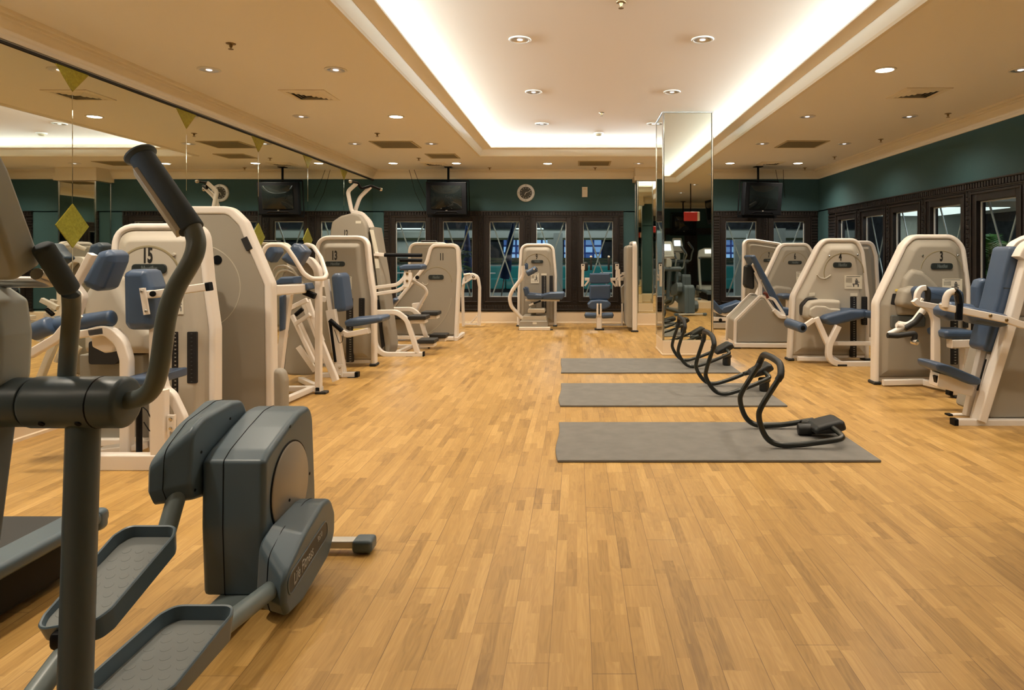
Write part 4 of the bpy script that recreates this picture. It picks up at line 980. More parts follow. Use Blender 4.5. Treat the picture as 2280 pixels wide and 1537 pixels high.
for y in (11.22, 11.98):
    mb = MB(); mb.box((.96,y,.012), (.12,.08,.024), None, .006, 1); t.part('foot', mb, MATS['rubber'])
pad(t, 'head_pad', front(11.8), [(1313,609),(1359,608.5),(1360,628),(1354,632),(1316,632),(1312,628)], -.12, 0, .03, .02)
pad(t, 'back_pad', front(11.72), [(1313,635),(1360,634),(1359,664),(1354,668),(1314,668),(1312,664)], -.1, 0, .03, .02)
pad(t, 'seat_pad', front(11.55), [(1308,678),(1316,670),(1334,668),(1354,670),(1361,677),(1358,684),(1346,690),(1320,690),(1310,685)], -.3, 0, .03, .02)
roller(t, W(1327.5,703,11.5), W(1302.5,702,11.5), .05); roller(t, W(1340,703,11.5), W(1365,702,11.5), .05)
bars(t, 'front_post', [([(1334,688),(1334,733)], 11.52, .09, .08, 0)])
for s_ in (1330.5, 1337.5): bars(t, 'post_plate', [([(s_,676),(s_,704)], 11.47, .03, .03, 0)])
mb = MB(); mb.bar_px([(1334,678),(1334,700)], 11.475, .02, .02); t.part('track_slot', mb, MATS['black'])
bars(t, 'cross_bar', [([(1302,622),(1314,622)], 11.85, .05, .05, 0), ([(1358,622),(1388,622)], 11.85, .05, .05, 0), ([(1311,625),(1302,637)], 11.85, .03, .04, 0), ([(1360,625),(1371,638)], 11.85, .03, .04, 0)])
for x in (1298, 1374):
    bars(t, 'side_arm', [([(x,590),(x-1,638)], 11.85, .045, .05, 0)])
    mb = MB(); mb.prism(front(11.82), polypx(front(11.82), [(x-4,588),(x+4,588),(x+4,601),(x-4,601)]), -.02, 0, .002); t.part('grip_plate', mb, MATS['frame_white'])
    bolt(t, W(x,591,11.815), .012, (0,-1,0), 'black')
    mb = MB(); mb.cyl(W(x+(6 if x < 1330 else -1),604,11.75)+V((0,.12,0)), W(x+(6 if x < 1330 else -1),584,11.75)+V((0,.12,0)), .045, .03); t.part('hand_grip', mb, MATS['rubber'])
for x in (1316, 1355.5):
    mb = MB(); mb.cyl(W(x,602,12.1), W(x,574,12.1), .02, .006); t.part('hand_grip', mb, MATS['rubber'])
    mb = MB(); mb.ball(W(x,572,12.1), .022); t.part('grip_knob', mb, MATS['placard'])
bars(t, 'linkage_bar', [([(1378,600),(1380,638)], 11.6, .035, .06, 0), ([(1374,618),(1394,606)], 11.7, .03, .03, 0), ([(1374,624),(1394,614)], 11.7, .03, .03, 0), ([(1384,610),(1394,610)], 11.7, .05, .05, 0)])
mb = MB(); q = front(11.8); mb.prism(q, fillet(polypx(q, [(1382,640),(1396,626),(1396,676),(1384,676)]), .02, 3, True), -.1, 0, .02); t.part('linkage_cover', mb, MATS['shroud'])
bars(t, 'rear_post', [([(1385,676),(1385,726)], 11.8, .03, .05, 0)])
bars(t, 'base_bar', [([(1338,723.5),(1394,723.5)], 11.9, .035, .05, 0)])
mb = MB(); mb.box((.39,11.52,.012), (.16,.10,.024), None, .006, 1); t.part('foot', mb, MATS['rubber'])
bars(t, 'seat_bar', [([(1336,640),(1336,700)], 11.86, .06, .06, 0)])

# ------------------------------------------------------------------ machine 7
t = Thing('weight_machine', 'weight machine numbered 7, rearmost of the right-hand row, partly behind the incline bench', 'exercise machine', (3.1, 11.8, 0), GYM)
F, n = tower(t, 11.55, [(1652,735),(1654,640),(1656,532),(1682,532),(1740,541),(1764,556),(1766,735)], [0,.1,.14,.2,.3,.12,0], depth=.13, fw=.05, inset=.07, drop=.03, body=.3)
number(t, F, n, '7', 1708, 563, 1716, 574); plate(t, F, n, 1700, 576.5, 1728, 583.5); arc(t, F, n, 1713, 582, 22, 10, 170, .008)
pad(t, 'seat_pad', front(11.6), [(1606,690),(1611,684),(1650,671),(1656,673),(1655,680),(1618,698),(1608,698)], -.4, 0, .03, .03)
pad(t, 'back_pad', front(11.6), [(1584,666),(1590,668),(1610,690),(1608,700),(1602,700),(1584,684)], -.4, 0, .03, .03)
bars(t, 'seat_bar', [([(1586,690),(1612,701),(1640,694)], 11.7, .05, .12, .03)])
mb = MB(); mb.box((2.5,11.85,.17), (1.0,.42,.07), None, .01, 1); t.part('carriage_rail', mb, MATS['frame_white'])
mb = MB(); mb.box((2.5,11.85,.06), (1.06,.5,.10), None, .01, 1); t.part('base_plate', mb, MATS['shroud_light'])
bolt(t, W(1604,713,11.62), .03, (0,-1,0), 'black')
mb = MB(); mb.box((2.55,11.85,.27), (.3,.2,.14), None, .01, 1); t.part('seat_carriage', mb, MATS['shroud_grey'])

# ------------------------------------------------------------------ machine 6
t = Thing('weight_machine', 'weight machine numbered 6, grey tower between machines 7 and 4', 'exercise machine', (3.35, 10.8, 0), GYM)
F, n = tower(t, 10.75, [(1682,748),(1684,656),(1738,541),(1800,541),(1814,562),(1820,650),(1820,748)], [0,.12,.16,.14,.2,.1,0], depth=.13, fw=.05, inset=.08, drop=.04)
number(t, F, n, '6', 1766, 565, 1774, 578); plate(t, F, n, 1754.5, 581, 1785, 588.5); arc(t, F, n, 1770, 589, 27, 10, 170, .008); placard(t, F, n, 1773, 605, 1788, 626)
q = front(10.75); mb = MB(); mb.prism(q, fillet(polypx(q, [(1690,690),(1694,650),(1730,636),(1764,640),(1780,690)], .1), .08, 4, True), -.05, .12, .05); t.part('cam_cover', mb, MATS['shroud'])
pad(t, 'seat_pad', front(10.3), [(1740,658),(1748,655),(1766,655),(1770,662),(1764,667),(1744,667)], -.3, 0, .03, .02)
bars(t, 'seat_post', [([(1757,668),(1757,745)], 10.4, .09, .08, 0)], 'frame_white')

# ------------------------------------------------------------------ incline bench with its own moulded base
t = Thing('incline_bench', 'incline blue bench on a triangular grey moulded base, right of the mirrored pillar', 'exercise bench', (2.5, 9.4, 0))
q = front(9.25); bp = polypx(q, [(1639,764),(1640,716),(1652,703),(1693,663),(1702,664),(1722,690),(1748,706),(1772,712),(1772,764)])
mb = MB(); mb.prism(q, fillet(bp, [.02,.06,.06,.04,.04,.06,.06,.02,0], 4, True), -.55, 0, .03, .03); t.part('base_shroud', mb, MATS['shroud'])
pth = polypx(q, [(1637,768),(1638.5,714),(1652,701),(1693,660),(1703,661),(1722,688),(1746,704)])
for dn in (-.03, -.52):
    mb = MB(); mb.bar([q.at(p[0], p[1], dn) for p in fillet(pth, .05, 4)], .035, .05, 0, q.N); t.part('rim_tube', mb, MATS['frame_white'])
mb = MB(); mb.bar_px([(1634,768.5),(1774,770)], 9.22, .06, .07); t.part('base_bar', mb, MATS['frame_white'])
mb = MB(); mb.bar_px([(1634,768.5),(1774,770)], 9.78, .06, .07); t.part('base_bar', mb, MATS['frame_white'])
for x in (1640, 1768):
    mb = MB(); mb.box(V((GX(x,9.22), 9.22, .008)), (.1,.08,.016), None, .004, 1); t.part('foot', mb, MATS['rubber'])
pad(t, 'back_pad', front(9.3), [(1671,572),(1675,568),(1682,568),(1748,690),(1747,697),(1740,700),(1735,697)], -.42, 0, .03, .025)
pad(t, 'seat_pad', front(9.3), [(1736,690),(1742,684),(1775,690),(1775,702),(1745,704)], -.42, 0, .03, .02)
bars(t, 'back_frame', [([(1677,588),(1734,696)], 9.4, .05, .06, 0), ([(1683,606),(1693,630),(1692,660)], 9.4, .05, .06, .08), ([(1690,660),(1722,665),(1746,702)], 9.32, .04, .05, .1), ([(1722,690),(1735,705),(1748,706)], 9.25, .05, .08, .05)])
for x, y in ((1678,590),(1697,625),(1718,660)):
    mb = MB(); mb.box(W(x+4,y,9.36), (.09,.04,.03), Matrix.Rotation(math.radians(20), 3, 'Y'), .004, 1); t.part('pad_bracket', mb, MATS['frame_white'])
pad(t, 'head_rest', front(9.5), [(1659,594),(1664,590),(1680,591),(1681,640),(1678,645),(1661,641),(1657,634)], -.12, 0, .03, .02, m='rubber')
mb = MB(); mb.tube_px([(1700,652),(1706,654),(1710,664)], 9.25, .02, .03, 8); t.part('lock_pin', mb, mat('pin_red', (.12,.02,.015), .4))

# ------------------------------------------------------------------ machine 5, mostly hidden behind 4
t = Thing('weight_machine', 'unnumbered cream tower mostly hidden behind machine 4, beside the window wall', 'exercise machine', (3.95, 9.8, 0), GYM)
F, n = tower(t, 9.67, [(1858,769),(1860,600),(1868,536),(1946,536),(1956,570),(1961,660),(1961,769)], [0,.1,.14,.13,.1,.1,0], depth=.16, fw=.06, inset=.07, drop=.03)
mb = MB(); mb.bar_px([(1938,757),(1950,757)], 9.5, .05, .2); t.part('base_bar', mb, MATS['frame_white'])

# ------------------------------------------------------------------ machine 4 (leg extension)
t = Thing('weight_machine', 'leg extension machine numbered 4 with blue seat and ankle roller', 'exercise machine', (3.0, 8.0, 0), GYM)
F, n = tower(t, 8.12, [(1757,804),(1764,660),(1820,550),(1836,530.5),(1912,530.5),(1926,560),(1937,658),(1936,804)], [0,.16,.14,.16,.18,.2,.3,0], depth=.13, fw=.046, inset=.11, drop=.055, shroud='shroud_light')
number(t, F, n, '4', 1866, 564, 1876, 581.5); plate(t, F, n, 1854.5, 584, 1896, 596.5); placard(t, F, n, 1880.5, 613.5, 1919, 643.5)
arc(t, F, n, 1879, 608, 44, 0, 200, .012)
mb = MB(); mb.tube([F.at(*F.px(x,y,n), n) for x, y in [(1819,612),(1826,620),(1838,621),(1850,613)]], .010, .06, 8); t.part('arc_end', mb, MATS['shroud_light'])
for x, y in ((1846,571),(1909,568)): bolt(t, F.at(*F.px(x,y,n), n), .012, F.N, 'steel')
mb = MB(); mb.prism(F, polypx(F, [(1801,653),(1814,652),(1814,659),(1801,660)], n), n, n+.006); t.part('warning_label', mb, MATS['placard'])
mb = MB(); mb.prism(F, polypx(F, [(1893,653),(1909,653),(1909,659.5),(1893,660)], n), n, n+.006); t.part('warning_label', mb, MATS['placard'])
slot(t, F, n, 1893, 661, 1907, 796); slot(t, F, n, 1920, 661, 1931, 724, False)
q = front(8.0)
mb = MB(); mb.prism(q, fillet(polypx(q, [(1786,706),(1786,680),(1800,663),(1822,664),(1830,680),(1812,712)], .0), .06, 4, True), -.1, -.01, .01); t.part('cam_opening', mb, MATS['slot_dark'])
mb = MB(); mb.prism(q, fillet(polypx(q, [(1793,705),(1795,684),(1806,671),(1826,668),(1872,669),(1875,677),(1873,701),(1842,706),(1814,713),(1800,712)], .1), .05, 4, True), -.08, .10, .04); cam = t.part('cam_cover', mb, MATS['shroud_light'])
mb = MB(); mb.prism(q, fillet(polypx(q, [(1800,704),(1803,688),(1815,681),(1838,682),(1848,687),(1872,688),(1872,699),(1840,703),(1814,711)], .11), .04, 4, True), .08, .125, .02); t.part('cam_cap', mb, MATS['shroud_light'], cam)
pad(t, 'seat_pad', front(7.75), [(1831,711),(1841,703),(1893,690),(1928,691),(1928,706),(1926,710),(1858,725),(1850,725)], -.42, 0, .04, .03)
pad(t, 'seat_pad', front(7.78), [(1926,692),(1950,693),(1950,711),(1926,708)], -.40, -.02, .03, .02)
roller(t, W(1754,719,8.0), W(1788,731,7.66), .057)
bars(t, 'roller_arm', [([(1790,727),(1812,712)], 7.72, .05, .05, 0)])
bars(t, 'leg', [([(1817,708),(1846,774)], 7.8, .062, .06, 0), ([(1866,726),(1846,768),(1844,792),(1852,806),(1872,811),(1948,811)], 7.75, .068, .07, .16)])
bars(t, 'base_bar', [([(1852,765),(1948,765)], 7.95, .05, .05, 0), ([(1776,799),(1850,800)], 7.98, .05, .05, 0)])
mb = MB(); mb.bar([W(1868,808,7.75), V((GX(1850,8.1), 8.1, .05))], .05, .05, 0, (0,0,1)); t.part('base_bar', mb, MATS['frame_white'])
mb = MB(); mb.box(V((GX(1873,7.75), 7.75, .012)), (.11,.08,.024), None, .006, 1); t.part('foot', mb, MATS['rubber'])

# ------------------------------------------------------------------ machine 3 (arm curl)
t = Thing('weight_machine', 'arm curl machine numbered 3 with blue preacher pad, right side by the windows', 'exercise machine', (3.4, 6.5, 0), GYM)
F, n = tower(t, 6.62, [(1948,852),(1950,674),(2011,545),(2032,522),(2126,522),(2151,548),(2163,640),(2164,852)], [0,.16,.14,.17,.17,.2,.3,0], depth=.12, fw=.046, inset=.09, drop=.045)
number(t, F, n, '3', 2092, 561, 2100, 583); plate(t, F, n, 2072, 586, 2121, 600); placard(t, F, n, 2098, 621, 2142, 650); arc(t, F, n, 2096, 605, 46, 8, 172, .008)
for x, y in ((2054,569),(2133,569)): bolt(t, F.at(*F.px(x,y,n), n), .010, F.N, 'steel')
slot(t, F, n, 2116, 705, 2133, 812); slot(t, F, n, 2146, 705, 2156, 730, False)
q = front(6.62)
mb = MB(); mb.prism(q, fillet(polypx(q, [(1998,690),(2012,620),(2030,598),(2056,604),(2090,636),(2092,700),(2000,704)], .06), .06, 4, True), -.06, .08, .05); t.part('cam_cover', mb, MATS['shroud'])
mb = MB(); mb.prism(q, fillet(polypx(q, [(1998,682),(2008,645),(2030,636),(2052,645),(2054,676),(2040,690)], .12), .05, 4, True), -.02, .16, .05); t.part('pivot_cover', mb, MATS['shroud'])
mb = MB(); mb.prism(q, fillet(polypx(q, [(1983,678),(1988,654),(2000,654),(1996,680)], .03), .01, 2, True), .024, .034, .002); t.part('cam_opening', mb, MATS['slot_dark'])
mb = MB(); mb.prism(q, polypx(q, [(1994,644),(2006,644),(2005,649),(1993,649)], .03), .024, .034); t.part('warning_label', mb, MATS['warn_yellow'])
mb = MB(); mb.prism(q, fillet(polypx(q, [(1984,702),(2060,706),(2060,728),(1984,732)], .05), .02, 2, True), -.06, .06, .01); t.part('dark_panel', mb, mat('panel_dark', (.10,.11,.11), .5))
pad(t, 'preacher_pad', front(6.2), [(2060,648),(2068,640),(2140,643),(2150,652),(2152,676),(2144,684),(2066,676)], -.3, .02, .05, .04)
mb = MB(); mb.tube_px([(2058,641),(2066,648),(2066,664),(2058,684)], 6.0, .026, .05, 12); t.part('hand_grip', mb, MATS['rubber'])
bars(t, 'pad_arm', [([(2040,676),(2043,652),(2051,642),(2060,641)], 5.98, .046, .046, .08), ([(2046,670),(2076,690),(2083,712),(2083,850)], 6.25, .07, .06, .14)])
mb = MB(); mb.tube_px([(2056,690),(2036,716),(2020,726),(2000,722)], 6.1, .030, .1, 12); t.part('curl_arm', mb, MATS['frame_white'])
mb = MB(); mb.tube_px([(2052,700),(2038,718),(2014,732)], 6.05, .026, .1, 12); t.part('curl_grip', mb, MATS['rubber'])
mb = MB(); mb.tube_px([(1996,724),(2012,728),(1978,745)], 6.0, .024, .05, 12); t.part('curl_arm', mb, MATS['frame_white'])
mb = MB(); mb.tube_px([(1976,747),(1998,748),(2038,742),(2036,756),(2030,760)], 5.95, .024, .05, 12); t.part('curl_grip', mb, MATS['rubber'])
mb = MB(); mb.cyl(W(2030,760,5.95), W(2043,763,5.9), .025, .005); t.part('grip_end', mb, MATS['steel'])
pad(t, 'seat_pad', front(6.1), [(2104,740),(2112,736),(2172,737),(2176,742),(2176,757),(2112,756),(2106,752)], -.34, 0, .03, .03)
bars(t, 'seat_bracket', [([(2114,765),(2165,764)], 6.15, .08, .10, 0), ([(2148,765),(2148,870)], 6.3, .07, .07, 0)])
bars(t, 'base_bar', [([(1966,852),(2056,850),(2068,856)], 6.55, .055, .05, 0)])
mb = MB(); mb.bar([W(2060,852,6.5), V((GX(2150,6.05), 6.05, .05))], .055, .055, 0, (0,0,1)); t.part('base_bar', mb, MATS['frame_white'])
bars(t, 'base_bar', [([(2116,872),(2180,872)], 6.02, .062, .06, 0)])
mb = MB(); mb.bar_px([(2110,871),(2118,872)], 6.02, .068, .066); t.part('end_cap', mb, MATS['black'])
mb = MB(); mb.box(V((GX(2135,6.02), 6.02, .01)), (.12,.08,.02), None, .005, 1); t.part('foot', mb, MATS['rubber'])

# ------------------------------------------------------------------ machine 2 (chest press), cut by the right edge
t = Thing('weight_machine', 'chest press machine with tall blue backrest, cut by the right edge', 'exercise machine', (3.15, 5.3, 0), GYM)
Yn, Yb = 5.05, 5.55
bars(t, 'base_bar', [([(2128,940),(2420,942)], Yn, .05, .06, 0), ([(2116,928),(2240,926)], Yn+.30, .045, .06, 0)])
mb = MB(); mb.bar_px([(2120,940),(2129,940)], Yn, .055, .066); t.part('end_cap', mb, MATS['black'])
mb = MB(); mb.bar_px([(2108,928),(2117,928)], Yn+.30, .05, .066); t.part('end_cap', mb, MATS['black'])
bars(t, 'main_post', [([(2290,560),(2256,690),(2180,936)], Yn, .066, .10, 0), ([(2190,760),(2152,925)], Yn+.2, .045, .06, 0), ([(2205,790),(2166,932)], Yn+.14, .03, .04, 0)])
mb = MB(); mb.bar_px([(2195,800),(2176,870)], Yn+.118, .012, .01); t.part('track_slot', mb, MATS['slot_dark'])
q = front(Yn+.02)
mb = MB(); mb.prism(q, fillet(polypx(q, [(2198,932),(2250,730),(2262,708),(2420,700),(2420,932)]), .04, 3, True), -.45, -.0, .02, .02); t.part('shroud', mb, MATS['shroud'])
mb = MB(); mb.prism(q, fillet(polypx(q, [(2250,690),(2256,640),(2290,632),(2400,632),(2400,712),(2256,712)]), .03, 3, True), -.30, -.02, .05, .02); t.part('pivot_cover', mb, MATS['shroud'])
bars(t, 'frame', [([(2250,560),(2258,546),(2290,530),(2400,528),(2420,560)], Yb, .06, .10, .18), ([(2268,575),(2282,548),(2310,536),(2420,534)], Yn, .06, .10, .15), ([(2420,560),(2424,940)], Yn, .06, .10, 0)])
pad(t, 'backrest', front(5.12), [(2250,546),(2277,551),(2255,668),(2219,788),(2190,782),(2224,660)], -.21, .02, .03, [.05,.04,.3,.05,.05,.3])
for y0, y1 in ((571,573), (641,643)):
    mb = MB(); mb.tube([W(2256 if y0 < 600 else 2234, y0, 5.098), W(2266 if y0 < 600 else 2252, y1, 5.098)], .003, 0, 6); t.part('seam', mb, MATS['plate_dark'])
pad(t, 'seat_pad', front(5.05), [(2084,810),(2112,812),(2187,844),(2184,859),(2160,857),(2088,826)], -.30, 0, .018, [.025,.3,.025,.025,.1,.025])
mb = MB(); mb.prism(front(5.12), fillet(polypx(front(5.12), [(2090,830),(2150,848),(2172,862),(2164,884),(2086,862)]), .02, 2, True), -.12, 0, .008); t.part('seat_bracket', mb, MATS['frame_white'])
mb = MB(); mb.bar_px([(2084,836),(2088,858)], 5.15, .03, .05); t.part('adjustment_lever', mb, MATS['black'])
# press arms
for nm, pts, Y in (('press_arm', [(2420,725),(2276,724),(2240,712),(2102,684),(2100,676)], 4.86), ('press_arm', [(2250,716),(2180,700),(2042,676),(2036,668)], 5.62)):
    mb = MB(); mb.bar_px(pts, Y, .050, .05, .06); t.part(nm, mb, MATS['frame_white'])
for pts, Y in (([(2104,684),(2106,664),(2112,652),(2124,648),(2133,656),(2136,676),(2134,712)], 4.84),):
    mb = MB(); mb.tube_px(pts[:4], Y, .024, .08, 12); t.part('press_handle', mb, MATS['frame_white'])
    mb = MB(); mb.tube_px(pts[3:], Y, .026, .06, 12); t.part('hand_grip', mb, MATS['black_gloss'])
for x, y in ((2205,703),(2241,713)): bolt(t, W(x,y,4.835), .012, (0,-1,0), 'brass')
pad(t, 'arm_pad', front(4.95), [(2150,690),(2170,684),(2200,690),(2250,702),(2255,714),(2250,728),(2230,731),(2170,722)], -.16, .02, .05, .03)
pad(t, 'arm_pad', front(5.3), [(2098,690),(2120,672),(2180,680),(2172,716),(2120,716),(2100,706)], -.16, .02, .05, .03)
pad(t, 'side_pad', front(5.75), [(2176,640),(2182,624),(2200,618),(2202,690),(2176,690)], -.1, .02, .03, .03)
# ------------------------------------------------------------------ exercise mats and ab rollers
mat('mat_grey', (.165,.155,.140), .75); noise_bump(MATS['mat_grey'], 9, .25, .004, .10)
mat('roller_tube', (.012,.015,.013), .28); mat('foam_black', (.008,.0095,.010), .5)
def exercise_mat(x0, x1, y0, y1, curl, label):
    rnd = random.Random(int(y0*10)); L_ = []
    n = 14
    for k in range(n+1):
        f = k/n; L_.append(V((x0-curl*(math.sin(f*PI*.9+.5)*.5+.3*math.sin(f*7))-.02*f, y0+(y1-y0)*f)))
    out = [V((x1, y0)), V((x1+.0, y1))]+list(reversed(L_))
    mb = MB(); F = Frame((0,0,.001), (1,0,0), (0,1,0)); mb.prism(F, out, 0, .016, .006, .003)
    single('exercise_mat', mb, MATS['mat_grey'], label, 'exercise mat', 'grey exercise mats', base=((x0+x1)/2, y0, 0))
exercise_mat(-.105, 1.843, 4.125, 5.07, .03, 'grey exercise mat nearest the camera'); exercise_mat(-.125, 1.745, 5.64, 6.62, .03, 'grey exercise mat in the middle of the three'); exercise_mat(-.165, 1.745, 7.24, 8.22, -.01, 'grey exercise mat nearest the mirrored pillar')
def ab_roller(label, x, y0, y1, tip, yaw, foot):
    """two rocker rails (side profile in x,z) joined by a top bar and by the head-rest cross tube"""
    t = Thing('ab_roller', label, 'ab roller', (x, (y0+y1)/2, .018), 'black tube ab rollers')
    ym = (y0+y1)/2; hw = (y1-y0)/2; r = .0185
    prof = [(.40,.055),(.24,.030),(.12,.018),(.0,.022),(-.075,.075),(-.115,.19),(-.095,.27),(.005,.43),(.025,.47)]
    ca, sa = math.cos(tip), math.sin(tip)
    def P(u, v, yy): return V((x+u*ca-v*sa, ym+yy, .018+u*sa+v*ca))
    lo = min((u*sa+v*ca) for u, v in prof)
    def Q(u, v, yy): p = P(u, v, yy); p.z += r-lo+.004; return p
    near = [Q(u, v, -hw) for u, v in prof]; far = [Q(u, v, hw) for u, v in prof]
    top = [Q(.035,.525,-hw*.78), Q(.034,.54,-hw*.3), Q(.034,.54,hw*.3), Q(.035,.525,hw*.78)]
    path = [Q(.435,.075,-hw*.05)]+[Q(.43,.068,-hw*.78)]+near+top+list(reversed(far))+[Q(.30,.055,hw*.7)]+[Q(.40,.072,hw*.42)]
    mb = MB(); mb.tube(spline(path, 6), r, 0, 14, (.3,-1,.2)); fr = t.part('tube_frame', mb, MATS['roller_tube'])
    mb = MB(); mb.tube(spline(near[-3:]+top+far[::-1][:3], 6)[6:-6], r+.004, 0, 14, (.3,-1,.2)); t.part('foam_grip', mb, MATS['foam_black'])
    # head rest, dished block across the end
    c = Q(.43,.072 if foot == 'lying' else .085,.05); R = Matrix.Rotation(-tip-.12, 3, 'Y')
    mb = MB(); Fh = Frame(c, R @ V((1,0,0)), R @ V((0,0,1)))
    pts = fillet([V((-.115,-.03)), V((-.12,.0)), V((-.09,.024)), V((-.02,.036)), V((.06,.045)), V((.09,.034)), V((.10,-.024)), V((.02,-.042))], .02, 3, True)
    mb.prism(Fh, pts, -.105, .105, .025, .025); t.part('head_rest', mb, MATS['foam_black'])
    if foot == 'lying':
        p = Q(.33,.02,.08); p.z = .062; mb = MB(); mb.cyl(p+V((-.09,0,-.005)), p+V((.0,-.01,-.005)), .040, .008); t.part('neck_roller', mb, MATS['foam_black'])
        mb = MB(); mb.cyl(p+V((.0,-.01,-.005)), p+V((.10,-.02,.01)), .034, .008); t.part('neck_roller', mb, MATS['foam_black'])
    else:
        q_ = Q(.44,.05,0.0); zt = q_.z-.01
        mb = MB(); mb.cyl((q_.x,q_.y,.019), (q_.x,q_.y,.11), .045, .01); t.part('support_foot', mb, MATS['foam_black'])
        mb = MB(); mb.cyl((q_.x,q_.y,.10), (q_.x,q_.y,.14), .055, .015); t.part('support_foot', mb, MATS['foam_black'])
        mb = MB(); mb.tube([V((q_.x,q_.y,.13)), V((q_.x+.03,q_.y,zt-.03)), V((q_.x,q_.y,zt+.03))], .012, .02, 8); t.part('support_stem', mb, MATS['roller_tube'])
ab_roller('black ab roller frame lying level on the nearest mat', 1.285, 4.37, 4.87, 0, 0, 'lying')
ab_roller('black ab roller frame with raised head rest on the middle mat', 1.30, 5.98, 6.46, .25, 0, 'up')
ab_roller('black ab roller frame with raised head rest on the mat nearest the pillar', 1.28, 7.46, 7.92, .25, 0, 'up')

# ------------------------------------------------------------------ elliptical cross trainer in the left foreground
mat('ct_grey', (.082,.120,.150), .36, 0, .45); noise_bump(MATS['ct_grey'], 300, .06, .0006)
mat('ct_dark', (.030,.035,.038), .45); mat('ct_tube', (.14,.175,.182), .36, .0); mat('ct_silver', (.33,.30,.255), .42, .35)
mat('ct_foam', (.060,.090,.125), .75); mat('ct_shell', (.45,.49,.48), .5); mat('tread_mat', (.13,.145,.145), .6)
mat('ct_screen', (.7,.8,.9), .3, emit=(.75,.85,1), es=2.2); mat('print_white', (.42,.43,.42), .5)
mat('sensor', (.58,.57,.52), .35, .2); mat('stab', (.62,.61,.58), .35, .2)
def cross_trainer(label, screen=True):
    X0 = -1.2
    t = Thing('elliptical_trainer', label, 'elliptical trainer', (X0, 2.2, 0), 'elliptical trainers')
    sd = lambda x: Frame((x,0,0), (0,1,0), (0,0,1))
    # drive housing: side outline (y, z)
    hs = [V(p) for p in [(2.40,.055),(2.385,.30),(2.39,.53),(2.44,.558),(2.577,.604),(2.70,.638),(2.80,.640),(2.835,.585),(2.86,.30),(2.87,.055)]]
    hs = fillet(hs, [.01,.3,.02,.12,.2,.15,.06,.1,.3,.01], 4, True)
    mb = MB(); mb.prism(sd(X0), hs, -.115, .110, .022, .022); hb = t.part('drive_housing', mb, MATS['ct_grey'])
    mb = MB(); mb.tube([sd(X0-.035).at(p[0], p[1]) for p in offset_poly(hs, -.0006)], .0016, 0, 5, (1,0,0), True); t.part('shell_seam', mb, MATS['black'], hb)
    mb = MB(); mb.lathe((X0+.108, 2.60, .375), (1,0,0), [(0,.163),(.006,.163),(.010,.158),(.012,.0)], 48); dc = t.part('flywheel_disc', mb, MATS['ct_silver'])
    mb = MB(); mb.lathe((X0+.1085, 2.60, .375), (1,0,0), [(0,.170),(.0045,.169),(.0045,.160)], 48); t.part('disc_rim', mb, MATS['black'], dc)
    for y, z in ((2.57,.33),(2.60,.60),(2.79,.36)):
        mb = MB(); mb.lathe((X0+(.120 if y == 2.57 else .110), y, z), (1,0,0), [(0,.006),(.002,.006),(.002,0)], 8); t.part('screw', mb, MATS['black'], hb)
    # crank covers, right one low and left one high
    RI = [(2.345,.035),(2.315,.10),(2.335,.262),(2.42,.292),(2.62,.305),(2.70,.295),(2.745,.22),(2.735,.13),(2.66,.085),(2.42,.022)]
    RO = [(2.30,.035),(2.272,.085),(2.275,.185),(2.44,.258),(2.62,.305),(2.70,.295),(2.748,.22),(2.745,.14),(2.68,.070),(2.42,.022)]
    def lift(o, dy): return [(y+.01, z+.365+(.02 if z > .2 else .005)) for y, z in o]
    for nm, xa, xb, out in (('crank_cover', X0+.112, X0+.232, (RI, RO)), ('crank_cover', X0-.237, X0-.118, (lift(RO, 0), lift(RI, 0)))):
        inn_, out_ = out
        rr_ = [.03,.02,.06,.1,.1,.06,.06,.06,.1,.04]
        pi = fillet([V(q) for q in inn_], rr_, 4, True); p = fillet([V(q) for q in out_], rr_, 4, True)
        mid = [a_.lerp(b_, .40) for a_, b_ in zip(pi, p)]
        mb = MB(); mb.wn = True; rs = [[sd(xa).at(q[0], q[1]) for q in offset_poly(pi, .010)], [sd(xa+.010).at(q[0], q[1]) for q in pi]]
        for k in range(4):
            th = PI/2*k/3; rs.append([sd(xb-.018+.018*math.sin(th)).at(q[0], q[1]) for q in offset_poly(p, .018*(1-math.cos(th)))])
        mb.rings(rs); cv = t.part(nm, mb, MATS['ct_grey'])
        mb = MB(); mb.tube([sd(xa+(xb-xa-.008)*.40).at(q[0], q[1]) for q in offset_poly(mid, -.0006)], .0014, 0, 5, (1,0,0), True); t.part('shell_seam', mb, MATS['black'], cv)
        if xb > X0:
            F = sd(xb)
            ang = math.radians(10); u = V((math.cos(ang), math.sin(ang))); w = V((-u.y, u.x)); c = V((2.475,.165))
            sl = fillet([c-u*.185-w*.036, c+u*.18-w*.036, c+u*.18+w*.036, c-u*.185+w*.036], .036, 6, True)
            mb = MB(); mb.prism(F, sl, -.004, .0012, .001); rc = t.part('recess', mb, MATS['ct_dark'], cv)
            mb = MB(); mb.sweep([F.at(q[0], q[1], .001) for q in sl], rrect(.004,.006,.0015,2), (1,0,0), True); t.part('recess_lip', mb, MATS['ct_grey'], cv)
            t.text('lettering', 'Life Fitness', F, c.x-.055, c.y-.012, .0016, .042, MATS['print_white'], .68, parent=cv, slant=.3, rot=ang)
            t.text('lettering', '95Xi', F, c.x+.10, c.y+.026, .0016, .022, MATS['print_white'], .8, parent=cv, rot=ang)
        else:
            for y, z in ((2.36,.44),(2.40,.56),(2.6,.63)):
                mb = MB(); mb.lathe((xb, y, z), (1,0,0), [(0,.005),(.0015,.005),(.0015,0)], 8); t.part('screw', mb, MATS['black'], cv)
